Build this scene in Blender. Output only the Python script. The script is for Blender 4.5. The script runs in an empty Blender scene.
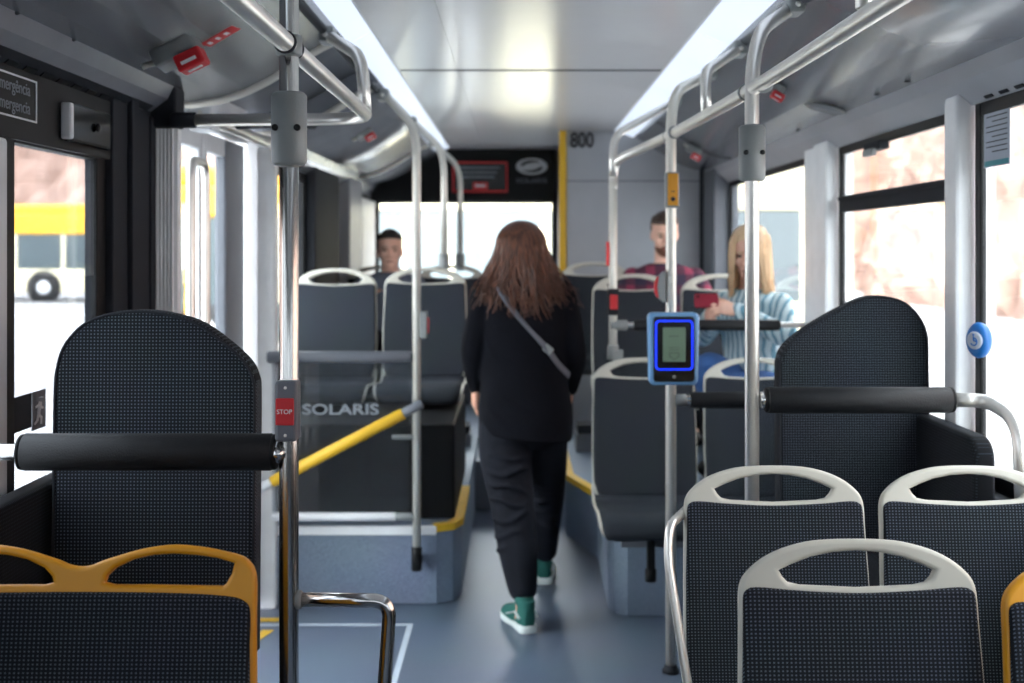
import bpy, bmesh, math, random
from mathutils import Vector, Matrix
R = math.radians
rnd = random.Random(7)
scene = bpy.context.scene
COL = scene.collection

# ------------------------------------------------------------------ camera
H = 1.5
F = 1200.0
cd = bpy.data.cameras.new('camera')
cam = bpy.data.objects.new('camera', cd)
COL.objects.link(cam)
cam.location = (0, 0, H)
cam.rotation_euler = (R(90), 0, 0)
cd.sensor_width = 36
cd.lens = 36 * F / 1024
cd.shift_x = -5 / 1024
cd.shift_y = -92.5 / 1024
cd.clip_start = 0.05
cd.clip_end = 400
cd.dof.use_dof = True
cd.dof.focus_distance = 2.45
cd.dof.aperture_fstop = 3.4
scene.camera = cam

# ------------------------------------------------------------------ world, exposure
w = bpy.data.worlds.new('sky')
scene.world = w
w.use_nodes = True
bg = w.node_tree.nodes['Background']
bg.inputs[0].default_value = (0.90, 0.95, 1.0, 1)
bg.inputs[1].default_value = 6.6
sun_d = bpy.data.lights.new('sun', 'SUN')
sun_d.energy = 5.5
sun_d.angle = R(3)
sun_d.color = (1.0, 0.93, 0.85)
sun = bpy.data.objects.new('sun', sun_d)
COL.objects.link(sun)
sun.location = (0, 0, 20)
sun.rotation_euler = (R(40), R(12), R(-10))
vs = scene.view_settings
vs.view_transform = 'Standard'
vs.look = 'None'
vs.gamma = 1
vs.use_curve_mapping = False
vs.exposure = 1.25
scene.cycles.use_denoising = True
scene.cycles.max_bounces = 10
scene.cycles.diffuse_bounces = 6
scene.cycles.transparent_max_bounces = 16
scene.cycles.sample_clamp_indirect = 8
scene.cycles.caustics_reflective = False
scene.cycles.caustics_refractive = False

# ------------------------------------------------------------------ materials
def lin(c):
    return tuple(((x / 255) / 12.92 if x / 255 <= 0.04045 else ((x / 255 + 0.055) / 1.055) ** 2.4) for x in c)

def new_mat(name):
    m = bpy.data.materials.new(name)
    m.use_nodes = True
    nt = m.node_tree
    return m, nt, nt.nodes['Principled BSDF']

def mat(name, rgb, rough=0.5, metal=0.0, bump=0.0, bscale=200, var=0.0, vscale=8, coat=0.0, spec=0.5):
    m, nt, b = new_mat(name)
    c = lin(rgb)
    b.inputs['Base Color'].default_value = (*c, 1)
    b.inputs['Roughness'].default_value = rough
    b.inputs['Metallic'].default_value = metal
    b.inputs['Specular IOR Level'].default_value = spec
    if coat:
        b.inputs['Coat Weight'].default_value = coat
        b.inputs['Coat Roughness'].default_value = 0.1
    tc = nt.nodes.new('ShaderNodeTexCoord')
    nz = nt.nodes.new('ShaderNodeTexNoise')
    nz.inputs['Scale'].default_value = vscale
    nz.inputs['Detail'].default_value = 5
    nt.links.new(tc.outputs['Object'], nz.inputs['Vector'])
    v = var if var else 0.06
    rp = nt.nodes.new('ShaderNodeValToRGB')
    rp.color_ramp.elements[0].position = 0.3
    rp.color_ramp.elements[1].position = 0.7
    rp.color_ramp.elements[0].color = (*[x * (1 - v) for x in c], 1)
    rp.color_ramp.elements[1].color = (*[min(1, x * (1 + v)) for x in c], 1)
    nt.links.new(nz.outputs['Fac'], rp.inputs['Fac'])
    nt.links.new(rp.outputs['Color'], b.inputs['Base Color'])
    if bump:
        n2 = nt.nodes.new('ShaderNodeTexNoise')
        n2.inputs['Scale'].default_value = bscale
        nt.links.new(tc.outputs['Object'], n2.inputs['Vector'])
        bp = nt.nodes.new('ShaderNodeBump')
        bp.inputs['Strength'].default_value = bump
        bp.inputs['Distance'].default_value = 0.002
        nt.links.new(n2.outputs['Fac'], bp.inputs['Height'])
        nt.links.new(bp.outputs['Normal'], b.inputs['Normal'])
    return m

def math_n(nt, op, a, b=None, c=None):
    n = nt.nodes.new('ShaderNodeMath')
    n.operation = op
    for i, x in enumerate((a, b, c)):
        if x is None:
            continue
        if isinstance(x, (int, float)):
            n.inputs[i].default_value = x
        else:
            nt.links.new(x, n.inputs[i])
    return n.outputs[0]

def fabric(name, base, dot, cell=0.0075, axes='xz'):
    """woven fabric: rows of small pale dashes on dark cloth"""
    m, nt, b = new_mat(name)
    tc = nt.nodes.new('ShaderNodeTexCoord')
    sp = nt.nodes.new('ShaderNodeSeparateXYZ')
    nt.links.new(tc.outputs['Object'], sp.inputs[0])
    if axes == 'xz':
        a = sp.outputs['X']
        bb = math_n(nt, 'ADD', sp.outputs['Y'], sp.outputs['Z'])
    else:
        a = sp.outputs['Y']
        bb = sp.outputs['Z']
    row = math_n(nt, 'DIVIDE', bb, cell * 1.05)
    rf = math_n(nt, 'FLOOR', row)
    half = math_n(nt, 'MULTIPLY', math_n(nt, 'MODULO', math_n(nt, 'ABSOLUTE', rf), 2.0), 0.5)
    colm = math_n(nt, 'DIVIDE', a, cell)
    fx = math_n(nt, 'FRACT', colm)
    fz = math_n(nt, 'FRACT', row)
    dx = math_n(nt, 'ABSOLUTE', math_n(nt, 'SUBTRACT', fx, 0.5))
    dz = math_n(nt, 'ABSOLUTE', math_n(nt, 'SUBTRACT', fz, 0.5))
    inx = math_n(nt, 'LESS_THAN', dx, 0.2)
    inz = math_n(nt, 'LESS_THAN', dz, 0.2)
    msk = math_n(nt, 'MULTIPLY', inx, inz)
    # fine weave cross threads
    mx = nt.nodes.new('ShaderNodeMix')
    mx.data_type = 'RGBA'
    mx.inputs['A'].default_value = (*lin(base), 1)
    mx.inputs['B'].default_value = (*lin(dot), 1)
    nt.links.new(msk, mx.inputs['Factor'])
    nz = nt.nodes.new('ShaderNodeTexNoise')
    nz.inputs['Scale'].default_value = 6
    nt.links.new(tc.outputs['Object'], nz.inputs['Vector'])
    mm = nt.nodes.new('ShaderNodeMix')
    mm.data_type = 'RGBA'
    mm.blend_type = 'MULTIPLY'
    mm.inputs['Factor'].default_value = 0.25
    nt.links.new(mx.outputs['Result'], mm.inputs['A'])
    nt.links.new(nz.outputs['Color'], mm.inputs['B'])
    nt.links.new(mm.outputs['Result'], b.inputs['Base Color'])
    b.inputs['Roughness'].default_value = 0.9
    b.inputs['Specular IOR Level'].default_value = 0.25
    bp = nt.nodes.new('ShaderNodeBump')
    bp.inputs['Strength'].default_value = 0.6
    bp.inputs['Distance'].default_value = 0.0015
    wv = math_n(nt, 'MULTIPLY', math_n(nt, 'SUBTRACT', 0.5, dx), math_n(nt, 'SUBTRACT', 0.5, dz))
    nt.links.new(wv, bp.inputs['Height'])
    nt.links.new(bp.outputs['Normal'], b.inputs['Normal'])
    return m

def emit(name, rgb, strength):
    m, nt, b = new_mat(name)
    c = (*lin(rgb), 1)
    b.inputs['Base Color'].default_value = c
    b.inputs['Emission Color'].default_value = c
    b.inputs['Emission Strength'].default_value = strength
    return m

def glass(name, tint, refl=0.06, haze=0.0):
    m = bpy.data.materials.new(name)
    m.use_nodes = True
    nt = m.node_tree
    nt.nodes.remove(nt.nodes['Principled BSDF'])
    out = nt.nodes['Material Output']
    tr = nt.nodes.new('ShaderNodeBsdfTransparent')
    tr.inputs[0].default_value = (*tint, 1)
    gl = nt.nodes.new('ShaderNodeBsdfGlossy')
    gl.inputs['Roughness'].default_value = 0.02
    lw = nt.nodes.new('ShaderNodeLayerWeight')
    lw.inputs[0].default_value = 0.25
    f = math_n(nt, 'MINIMUM', math_n(nt, 'MULTIPLY_ADD', lw.outputs['Fresnel'], 0.5, refl * 0.4), 0.5)
    mx = nt.nodes.new('ShaderNodeMixShader')
    nt.links.new(f, mx.inputs[0])
    nt.links.new(tr.outputs[0], mx.inputs[1])
    nt.links.new(gl.outputs[0], mx.inputs[2])
    last = mx.outputs[0]
    if haze:
        df = nt.nodes.new('ShaderNodeBsdfDiffuse')
        df.inputs[0].default_value = (0.5, 0.55, 0.6, 1)
        m2 = nt.nodes.new('ShaderNodeMixShader')
        m2.inputs[0].default_value = haze
        nt.links.new(last, m2.inputs[1])
        nt.links.new(df.outputs[0], m2.inputs[2])
        last = m2.outputs[0]
    nt.links.new(last, out.inputs['Surface'])
    return m

def speckle(name, base, spec, scale=900, rough=0.45, amount=0.62):
    m, nt, b = new_mat(name)
    tc = nt.nodes.new('ShaderNodeTexCoord')
    nz = nt.nodes.new('ShaderNodeTexNoise')
    nz.inputs['Scale'].default_value = scale
    nz.inputs['Detail'].default_value = 1
    nt.links.new(tc.outputs['Object'], nz.inputs['Vector'])
    rp = nt.nodes.new('ShaderNodeValToRGB')
    rp.color_ramp.elements[0].position = amount - 0.04
    rp.color_ramp.elements[1].position = amount + 0.04
    rp.color_ramp.elements[0].color = (*lin(base), 1)
    rp.color_ramp.elements[1].color = (*lin(spec), 1)
    nt.links.new(nz.outputs['Fac'], rp.inputs['Fac'])
    n2 = nt.nodes.new('ShaderNodeTexNoise')
    n2.inputs['Scale'].default_value = 3
    n2.inputs['Detail'].default_value = 6
    nt.links.new(tc.outputs['Object'], n2.inputs['Vector'])
    mm = nt.nodes.new('ShaderNodeMix')
    mm.data_type = 'RGBA'
    mm.blend_type = 'MULTIPLY'
    mm.inputs['Factor'].default_value = 0.25
    nt.links.new(rp.outputs['Color'], mm.inputs['A'])
    nt.links.new(n2.outputs['Color'], mm.inputs['B'])
    nt.links.new(mm.outputs['Result'], b.inputs['Base Color'])
    b.inputs['Roughness'].default_value = rough
    return m

M = {}
M['fabric'] = fabric('seat_fabric', (23, 27, 33), (90, 99, 110))
M['fabric_side'] = fabric('side_fabric', (18, 21, 26), (46, 52, 62), axes='yz')
M['cream'] = mat('cream_plastic', (184, 181, 170), 0.42, var=0.03)
M['yellow'] = mat('yellow_plastic', (210, 144, 20), 0.4, var=0.04)
M['steel'] = mat('brushed_steel', (228, 225, 219), 0.33, 0.8, bump=0.15, bscale=300)
M['nearsteel'] = mat('polished_steel', (205, 203, 199), 0.2, 1.0)
M['litsteel'] = mat('window_lit_steel', (222, 219, 210), 0.4, 0.45)  # steel paled and less metallic: side light and window reflections put into the colour
M['chrome'] = mat('bright_steel', (215, 214, 212), 0.16, 1.0)
M['cast'] = mat('grey_cast_fitting', (132, 136, 136), 0.5, 0.1, bump=0.2)
M['rubber'] = mat('black_pad', (12, 14, 18), 0.6, spec=.35, bump=0.35, bscale=260)
M['darkgrey'] = mat('dark_grey_plastic', (34, 37, 43), 0.75, spec=.25)
M['midgrey'] = mat('mid_grey_panel', (98, 102, 110), 0.5)
M['black'] = mat('black_plastic', (10, 11, 13), 0.5, spec=.25)
M['blackgloss'] = mat('black_gloss', (12, 13, 15), 0.15)
M['silver'] = mat('silver_panel', (214, 217, 221), 0.4)
M['white'] = mat('white_panel', (240, 241, 242), 0.45)
M['cove'] = mat('cove_grey', (122, 125, 132), 0.24, coat=0.25)
M['ceil'] = mat('glossy_ceiling', (226, 226, 228), 0.2, coat=0.0, var=0.01)
M['wall'] = mat('wall_grey', (164, 167, 173), 0.45, var=0.03)
M['floor'] = speckle('floor_vinyl', (88, 100, 118), (124, 136, 154), 500, 0.38)
M['podium'] = speckle('podium_vinyl', (106, 121, 140), (144, 158, 177), 420, 0.5, 0.55)
M['strip'] = emit('light_diffuser', (196, 206, 220), 0.5)
M['red'] = mat('red_plastic', (196, 32, 40), 0.4)
M['redsign'] = mat('red_print', (232, 58, 58), 0.6)
M['text'] = mat('white_print', (225, 228, 230), 0.6)
M['dimtext'] = mat('grey_print', (130, 136, 144), 0.6)
M['darktext'] = mat('dark_print', (40, 42, 46), 0.6)
M['stripe'] = mat('yellow_edge', (222, 176, 40), 0.5)
M['whiteline'] = mat('pale_line', (176, 186, 198), 0.6)
M['glass'] = glass('window_glass', (0.93, 0.95, 0.95))
M['glassL'] = glass('tinted_glass', (0.66, 0.68, 0.70))
M['glassF'] = glass('light_cut_glass', (0.36, 0.37, 0.38))  # tint added to hold back light from the unseen front windows
M['pane'] = glass('partition_glass', (0.74, 0.76, 0.79), 0.03, 0.03)
M['blue'] = mat('blue_plastic', (22, 98, 168), 0.4)
M['lightblue'] = mat('pale_blue_plastic', (110, 160, 205), 0.35)
M['bluelit'] = emit('blue_lit_ring', (10, 50, 255), 0.8)
M['lcd'] = emit('lcd_screen', (78, 98, 82), 0.22)
M['paper'] = mat('paper', (172, 180, 192), 0.7)
M['teal'] = mat('teal_print', (80, 150, 160), 0.7)
# people
M['skin'] = mat('skin', (228, 172, 146), 0.5, var=0.06, vscale=30)
M['skin2'] = mat('skin_fair', (232, 184, 162), 0.5, var=0.05, vscale=30)
M['eye'] = mat('dark_eye', (30, 22, 18), 0.2)
M['sclera'] = mat('eye_white', (150, 138, 132), 0.4)
M['lips'] = mat('lips', (164, 92, 84), 0.5)
M['navy'] = mat('black_knit', (13, 14, 20), 0.95, bump=0.4, bscale=400, var=0.12, vscale=14, spec=.12)
M['denimdark'] = mat('dark_denim', (26, 28, 35), 0.9, bump=0.5, bscale=500, var=0.2, vscale=10, spec=.15)
M['denim'] = mat('blue_denim', (44, 84, 140), 0.9, bump=0.5, bscale=500, var=0.15)
M['green'] = mat('green_canvas', (28, 92, 84), 0.8, bump=0.4)
M['sole'] = mat('white_rubber', (214, 222, 220), 0.6)
M['hairB'] = mat('auburn_hair', (82, 46, 29), 0.42, var=0.75, vscale=25)
M['hairD'] = mat('dark_hair', (34, 26, 22), 0.6, var=0.2, vscale=30)
M['hairM'] = mat('brown_hair', (60, 42, 32), 0.6, var=0.2, vscale=30)
M['beard'] = mat('brown_beard', (104, 66, 50), 0.8, var=0.2, vscale=40)
M['hairY'] = mat('blonde_hair', (226, 194, 154), 0.45, var=0.25, vscale=25)
M['strap'] = mat('grey_strap', (92, 96, 106), 0.6)
M['greyshirt'] = mat('grey_shirt', (96, 104, 118), 0.9)

for k_ in ('hairB', 'hairY'):     # strands: noise drawn out along their fall
    nt_ = M[k_].node_tree
    mp = nt_.nodes.new('ShaderNodeMapping'); mp.inputs['Scale'].default_value = (4.5, 4.5, .35)
    n_ = [x for x in nt_.nodes if x.bl_idname == 'ShaderNodeTexNoise'][0]
    t_ = [x for x in nt_.nodes if x.bl_idname == 'ShaderNodeTexCoord'][0]
    nt_.links.new(t_.outputs['Object'], mp.inputs['Vector']); nt_.links.new(mp.outputs['Vector'], n_.inputs['Vector'])

def striped(name, a, b_, scale, axis):
    m, nt, b = new_mat(name)
    tc = nt.nodes.new('ShaderNodeTexCoord')
    sp = nt.nodes.new('ShaderNodeSeparateXYZ')
    nt.links.new(tc.outputs['Object'], sp.inputs[0])
    nz = nt.nodes.new('ShaderNodeTexNoise')
    nz.inputs['Scale'].default_value = 9
    nt.links.new(tc.outputs['Object'], nz.inputs['Vector'])
    v = math_n(nt, 'ADD', math_n(nt, 'ADD', math_n(nt, 'MULTIPLY', sp.outputs['X'], -.74), math_n(nt, 'MULTIPLY', sp.outputs['Y'], .67)), math_n(nt, 'MULTIPLY', nz.outputs['Fac'], 0.04))
    v = math_n(nt, 'ADD', v, 5.0)
    s = math_n(nt, 'FRACT', math_n(nt, 'MULTIPLY', v, scale))
    k = math_n(nt, 'LESS_THAN', s, 0.38)
    mx = nt.nodes.new('ShaderNodeMix')
    mx.data_type = 'RGBA'
    mx.inputs['A'].default_value = (*lin(a), 1)
    mx.inputs['B'].default_value = (*lin(b_), 1)
    nt.links.new(k, mx.inputs['Factor'])
    nt.links.new(mx.outputs['Result'], b.inputs['Base Color'])
    b.inputs['Roughness'].default_value = 0.9
    return m
M['stripeshirt'] = striped('blue_striped_cotton', (206, 226, 232), (112, 158, 178), 34, 'Y')

def plaid(name):
    m, nt, b = new_mat(name)
    tc = nt.nodes.new('ShaderNodeTexCoord')
    sp = nt.nodes.new('ShaderNodeSeparateXYZ')
    nt.links.new(tc.outputs['Object'], sp.inputs[0])
    kx = math_n(nt, 'LESS_THAN', math_n(nt, 'FRACT', math_n(nt, 'MULTIPLY', sp.outputs['X'], 9.0)), 0.45)
    kz = math_n(nt, 'LESS_THAN', math_n(nt, 'FRACT', math_n(nt, 'MULTIPLY', sp.outputs['Z'], 9.0)), 0.45)
    s = math_n(nt, 'DIVIDE', math_n(nt, 'ADD', kx, kz), 2.0)
    rp = nt.nodes.new('ShaderNodeValToRGB')
    rp.color_ramp.interpolation = 'CONSTANT'
    e = rp.color_ramp.elements
    e[0].position = 0; e[0].color = (*lin((36, 28, 50)), 1)
    e[1].position = 0.4; e[1].color = (*lin((66, 28, 48)), 1)
    x = e.new(0.8); x.color = (*lin((118, 38, 64)), 1)
    nt.links.new(s, rp.inputs['Fac'])
    nt.links.new(rp.outputs['Color'], b.inputs['Base Color'])
    b.inputs['Roughness'].default_value = 0.9
    return m
M['plaid'] = plaid('plaid_flannel')

def rock(name, a, b_, c_, sc):
    m, nt, b = new_mat(name)
    tc = nt.nodes.new('ShaderNodeTexCoord')
    nz = nt.nodes.new('ShaderNodeTexNoise')
    nz.inputs['Scale'].default_value = sc
    nz.inputs['Detail'].default_value = 8
    nt.links.new(tc.outputs['Object'], nz.inputs['Vector'])
    rp = nt.nodes.new('ShaderNodeValToRGB')
    e = rp.color_ramp.elements
    e[0].position = 0.35; e[0].color = (*lin(a), 1)
    e[1].position = 0.65; e[1].color = (*lin(b_), 1)
    x = e.new(0.5); x.color = (*lin(c_), 1)
    nt.links.new(nz.outputs['Fac'], rp.inputs['Fac'])
    nt.links.new(rp.outputs['Color'], b.inputs['Base Color'])
    b.inputs['Roughness'].default_value = 0.95
    return m
M['rock'] = rock('pink_stone', (122, 97, 86), (166, 140, 128), (146, 119, 107), 0.5)
M['ground'] = rock('pale_concrete', (140, 141, 143), (160, 161, 163), (150, 151, 153), 0.4)
M['busyellow'] = mat('bus_yellow', (226, 168, 30), 0.4)
M['buswhite'] = mat('bus_white', (214, 206, 176), 0.4)
M['busglass'] = mat('bus_dark_glass', (58, 72, 76), 0.15)
M['buspale'] = mat('bus_pale_glass', (84, 93, 97), 0.5)
M['tyre'] = mat('tyre', (30, 30, 32), 0.8)

# ------------------------------------------------------------------ mesh builder
def tag(o, label=None, cat=None, group=None, kind=None):
    if label: o['label'] = label
    if cat: o['category'] = cat
    if group: o['group'] = group
    if kind: o['kind'] = kind
    return o

def thing(name, loc, label, cat, group=None, kind=None, rz=0):
    o = bpy.data.objects.new(name, None)
    o.empty_display_size = 0.1
    o.location = loc
    o.rotation_euler = (0, 0, rz)
    COL.objects.link(o)
    return tag(o, label, cat, group, kind)

class MB:
    def __init__(s):
        s.v = []; s.f = []; s.sm = []
    def add(s, vs_, fs, smooth=False, M4=None):
        n = len(s.v)
        for p in vs_:
            p = Vector(p)
            if M4 is not None: p = M4 @ p
            s.v.append(p)
        for f in fs:
            s.f.append([i + n for i in f]); s.sm.append(smooth)
        return s
    def box(s, x0, x1, y0, y1, z0, z1, M4=None):
        x0, x1 = min(x0, x1), max(x0, x1); y0, y1 = min(y0, y1), max(y0, y1); z0, z1 = min(z0, z1), max(z0, z1)
        v = [(x, y, z) for z in (z0, z1) for y in (y0, y1) for x in (x0, x1)]
        f = [(0, 2, 3, 1), (4, 5, 7, 6), (0, 1, 5, 4), (2, 6, 7, 3), (0, 4, 6, 2), (1, 3, 7, 5)]
        return s.add(v, f, False, M4)
    def prism(s, pts, z0, z1, M4=None):
        n = len(pts)
        v = [(x, y, z0) for x, y in pts] + [(x, y, z1) for x, y in pts]
        f = [tuple(reversed(range(n))), tuple(range(n, 2 * n))] + [(i, (i + 1) % n, n + (i + 1) % n, n + i) for i in range(n)]
        return s.add(v, f, False, M4)
    def profile(s, pts, y0, y1, smooth=False):
        """closed X-Z outline extruded along Y"""
        n = len(pts)
        v = [(x, y0, z) for x, z in pts] + [(x, y1, z) for x, z in pts]
        f = [tuple(range(n)), tuple(reversed(range(n, 2 * n)))]
        s.add(v, f, False)
        m = len(s.v) - 2 * n
        for i in range(n):
            s.f.append([m + (i + 1) % n, m + i, m + n + i, m + n + (i + 1) % n]); s.sm.append(smooth)
        return s
    def lathe(s, prof, seg=24, M4=None, smooth=True):
        """prof: (r, z) list, closed at both ends"""
        v = []; f = []
        for r, z in prof:
            for k in range(seg):
                a = 2 * math.pi * k / seg
                v.append((r * math.cos(a), r * math.sin(a), z))
        for i in range(len(prof) - 1):
            for k in range(seg):
                a = i * seg + k; b = i * seg + (k + 1) % seg
                f.append((a, b, b + seg, a + seg))
        f.append(tuple(reversed(range(seg))))
        f.append(tuple(range((len(prof) - 1) * seg, len(prof) * seg)))
        return s.add(v, f, smooth, M4)
    def cyl(s, p0, p1, r, seg=20, bev=None):
        p0 = Vector(p0); p1 = Vector(p1)
        d = p1 - p0; L = d.length
        q = d.to_track_quat('Z', 'Y').to_matrix().to_4x4()
        b = bev if bev is not None else min(r * 0.15, L * 0.2)
        return s.lathe([(r - b, 0), (r, b), (r, L - b), (r - b, L)], seg, Matrix.Translation(p0) @ q)
    def sphere(s, c, r, sc=(1, 1, 1), seg=20, rings=12, M4=None):
        prof = [(max(1e-4, r * math.sin(math.pi * i / rings)), -r * math.cos(math.pi * i / rings)) for i in range(rings + 1)]
        T = Matrix.Translation(c) @ (M4 or Matrix.Identity(4)) @ Matrix.Diagonal((*sc, 1))
        return s.lathe(prof, seg, T)
    def sweep(s, pts, rad, seg=14, cap=True, flat=1.0, up=None):
        pts = [Vector(p) for p in pts]
        n = len(pts)
        rads = rad if isinstance(rad, (list, tuple)) else [rad] * n
        T = []
        for i in range(n):
            a = pts[max(0, i - 1)]; b = pts[min(n - 1, i + 1)]
            T.append((b - a).normalized())
        u = up or (Vector((0, 0, 1)) if abs(T[0].z) < 0.9 else Vector((0, 1, 0)))
        N = (u - T[0] * u.dot(T[0])).normalized()
        v = []
        for i in range(n):
            N = (N - T[i] * N.dot(T[i]))
            if N.length < 1e-6: N = Vector((1, 0, 0))
            N.normalize()
            B = T[i].cross(N)
            for k in range(seg):
                a = 2 * math.pi * k / seg
                v.append(pts[i] + (N * math.cos(a) * flat + B * math.sin(a)) * rads[i])
        f = []
        for i in range(n - 1):
            for k in range(seg):
                a = i * seg + k; b = i * seg + (k + 1) % seg
                f.append((a, b, b + seg, a + seg))
        if cap:
            f.append(tuple(reversed(range(seg)))); f.append(tuple(range((n - 1) * seg, n * seg)))
        return s.add(v, f, True)
    def tube(s, pts, r, fil=0.08, seg=16):
        return s.sweep(fillet(pts, fil), r, seg)

def fillet(pts, fil, n=8):
    pts = [Vector(p) for p in pts]
    out = [pts[0]]
    for i in range(1, len(pts) - 1):
        a, b, c = pts[i - 1], pts[i], pts[i + 1]
        d1 = (a - b); d2 = (c - b)
        f = min(fil, d1.length * 0.49, d2.length * 0.49)
        p = b + d1.normalized() * f; q = b + d2.normalized() * f
        for k in range(n + 1):
            t = k / n
            out.append((1 - t) ** 2 * p + 2 * t * (1 - t) * b + t * t * q)
    out.append(pts[-1])
    return out

def spline(pts, n=8, closed=False):
    """Catmull-Rom through points (any dimension)"""
    pts = [Vector(p) for p in pts]
    N = len(pts); out = []
    rng = N if closed else N - 1
    for i in range(rng):
        if closed:
            p0, p1, p2, p3 = pts[i - 1], pts[i], pts[(i + 1) % N], pts[(i + 2) % N]
        else:
            p0 = pts[max(0, i - 1)]; p1 = pts[i]; p2 = pts[i + 1]; p3 = pts[min(N - 1, i + 2)]
        for k in range(n):
            t = k / n
            out.append(0.5 * ((2 * p1) + (p2 - p0) * t + (2 * p0 - 5 * p1 + 4 * p2 - p3) * t * t + (3 * p1 - p0 - 3 * p2 + p3) * t ** 3))
    if not closed: out.append(pts[-1])
    return out

def obj(name, mb, material, parent=None, world=True, bevel=0, subd=0, label=None):
    """mb in world coordinates (shifted into the parent's frame) or local"""
    me = bpy.data.meshes.new(name)
    off = Vector((0, 0, 0))
    if parent is not None and world:
        off = Vector(parent.location)
        if parent.parent is not None: off = off + Vector(parent.parent.location)
    elif parent is None and world:
        xs = [p.x for p in mb.v]; ys = [p.y for p in mb.v]; zs = [p.z for p in mb.v]
        off = Vector(((min(xs) + max(xs)) / 2, (min(ys) + max(ys)) / 2, min(zs)))
    me.from_pydata([tuple(p - off) for p in mb.v], [], mb.f)
    me.polygons.foreach_set('use_smooth', mb.sm)
    me.materials.append(material)
    me.update()
    o = bpy.data.objects.new(name, me)
    if parent is None and world: o.location = off
    if parent is not None: o.parent = parent
    COL.objects.link(o)
    if bevel:
        b = o.modifiers.new('bevel', 'BEVEL'); b.width = bevel; b.segments = 2; b.limit_method = 'ANGLE'; b.angle_limit = R(40)
    if subd:
        b = o.modifiers.new('subd', 'SUBSURF'); b.levels = subd; b.render_levels = subd
    if label: o['label'] = label
    return o

def struct(name, mb, material, parent=None, bevel=0):
    o = obj(name, mb, material, parent, bevel=bevel)
    if parent is None: o['kind'] = 'structure'
    return o

def plate(outer, holes, thick, bev, M4, smooth=True):
    """2-D outline with holes -> rounded plate; returns MB in the frame M4 (outline in XY, thickness along Z)"""
    cu = bpy.data.curves.new('c', 'CURVE')
    cu.dimensions = '2D'; cu.fill_mode = 'BOTH'
    for ring in [outer] + holes:
        s = cu.splines.new('POLY'); s.points.add(len(ring) - 1)
        for i, p in enumerate(ring): s.points[i].co = (p[0], p[1], 0, 1)
        s.use_cyclic_u = True
    cu.extrude = max(0, thick / 2 - bev); cu.bevel_depth = bev; cu.bevel_resolution = 3; cu.offset = -bev
    o = bpy.data.objects.new('c', cu); COL.objects.link(o)
    bpy.context.view_layer.update()
    dg = bpy.context.evaluated_depsgraph_get()
    me = bpy.data.meshes.new_from_object(o.evaluated_get(dg))
    bpy.data.objects.remove(o); bpy.data.curves.remove(cu)
    bm = bmesh.new(); bm.from_mesh(me)
    bmesh.ops.remove_doubles(bm, verts=bm.verts, dist=1e-5)
    mb = MB(); bm.verts.ensure_lookup_table()
    for v in bm.verts: mb.v.append(M4 @ v.co)
    for f in bm.faces:
        mb.f.append([v.index for v in f.verts]); mb.sm.append(smooth and abs(f.normal.z) < 0.999)
    bm.free(); bpy.data.meshes.remove(me)
    return mb

def text(name, s, size, M4, material, parent, depth=0.0006, sx=1.0, align='CENTER', bold=0.0):
    cu = bpy.data.curves.new('t', 'FONT')
    cu.body = s; cu.size = size; cu.extrude = depth; cu.align_x = align; cu.align_y = 'CENTER'; cu.offset = bold
    o = bpy.data.objects.new('t', cu); COL.objects.link(o)
    bpy.context.view_layer.update()
    me = bpy.data.meshes.new_from_object(o.evaluated_get(bpy.context.evaluated_depsgraph_get()))
    bpy.data.objects.remove(o); bpy.data.curves.remove(cu)
    mb = MB()
    Mx = M4 @ Matrix.Diagonal((sx, 1, 1, 1))
    for v in me.vertices: mb.v.append(Mx @ v.co)
    for p in me.polygons: mb.f.append(list(p.vertices)); mb.sm.append(False)
    bpy.data.meshes.remove(me)
    return obj(name, mb, material, parent)

def face_cam(x, y, z, rz=0.0):      # XY plane of the plate -> X right, Z up, facing -Y
    return Matrix.Translation((x, y, z)) @ Matrix.Rotation(rz, 4, 'Z') @ Matrix.Rotation(R(90), 4, 'X')
# ================================================================== THE BUS SHELL
XL, XR = -1.13, 1.27           # inner wall faces
ZC = 2.25                      # ceiling
Y0, Y1 = -2.6, 9.1
def cx(x): return 0.14 - x     # mirror about the bus centre line

mb = MB().box(XL - 0.08, XR + 0.08, Y0, 9.3, -0.12, 0.0)
struct('floor', mb, M['floor'])
mb = MB().box(XL + .01, XR - .01, 6.9, 9.1, 0.0005, 0.28)
struct('floor_raised', mb, M['floor'])
mb = MB().box(-0.235, 0.25, 6.885, 6.9, 0.0, 0.283); mb.box(-0.235, 0.25, 6.885, 6.93, 0.2805, 0.284)
struct('trim_step', mb, M['midgrey'])
# lines on the floor
mb = MB().box(-1.1, -0.415, 4.775, 4.80, 0.0005, 0.002).box(-0.437, -0.415, 2.2, 4.775, 0.0005, 0.002)
struct('trim_floor_lines', mb, M['whiteline'])
mb = MB().box(-1.12, -0.96, 4.83, 4.875, 0.0005, 0.002)
mb.prism([(-1.12, 4.28), (-1.07, 4.28), (-0.955, 4.72), (-1.0, 4.72)], 0.0005, 0.002)
struct('trim_yellow_lines', mb, M['stripe'])

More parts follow.
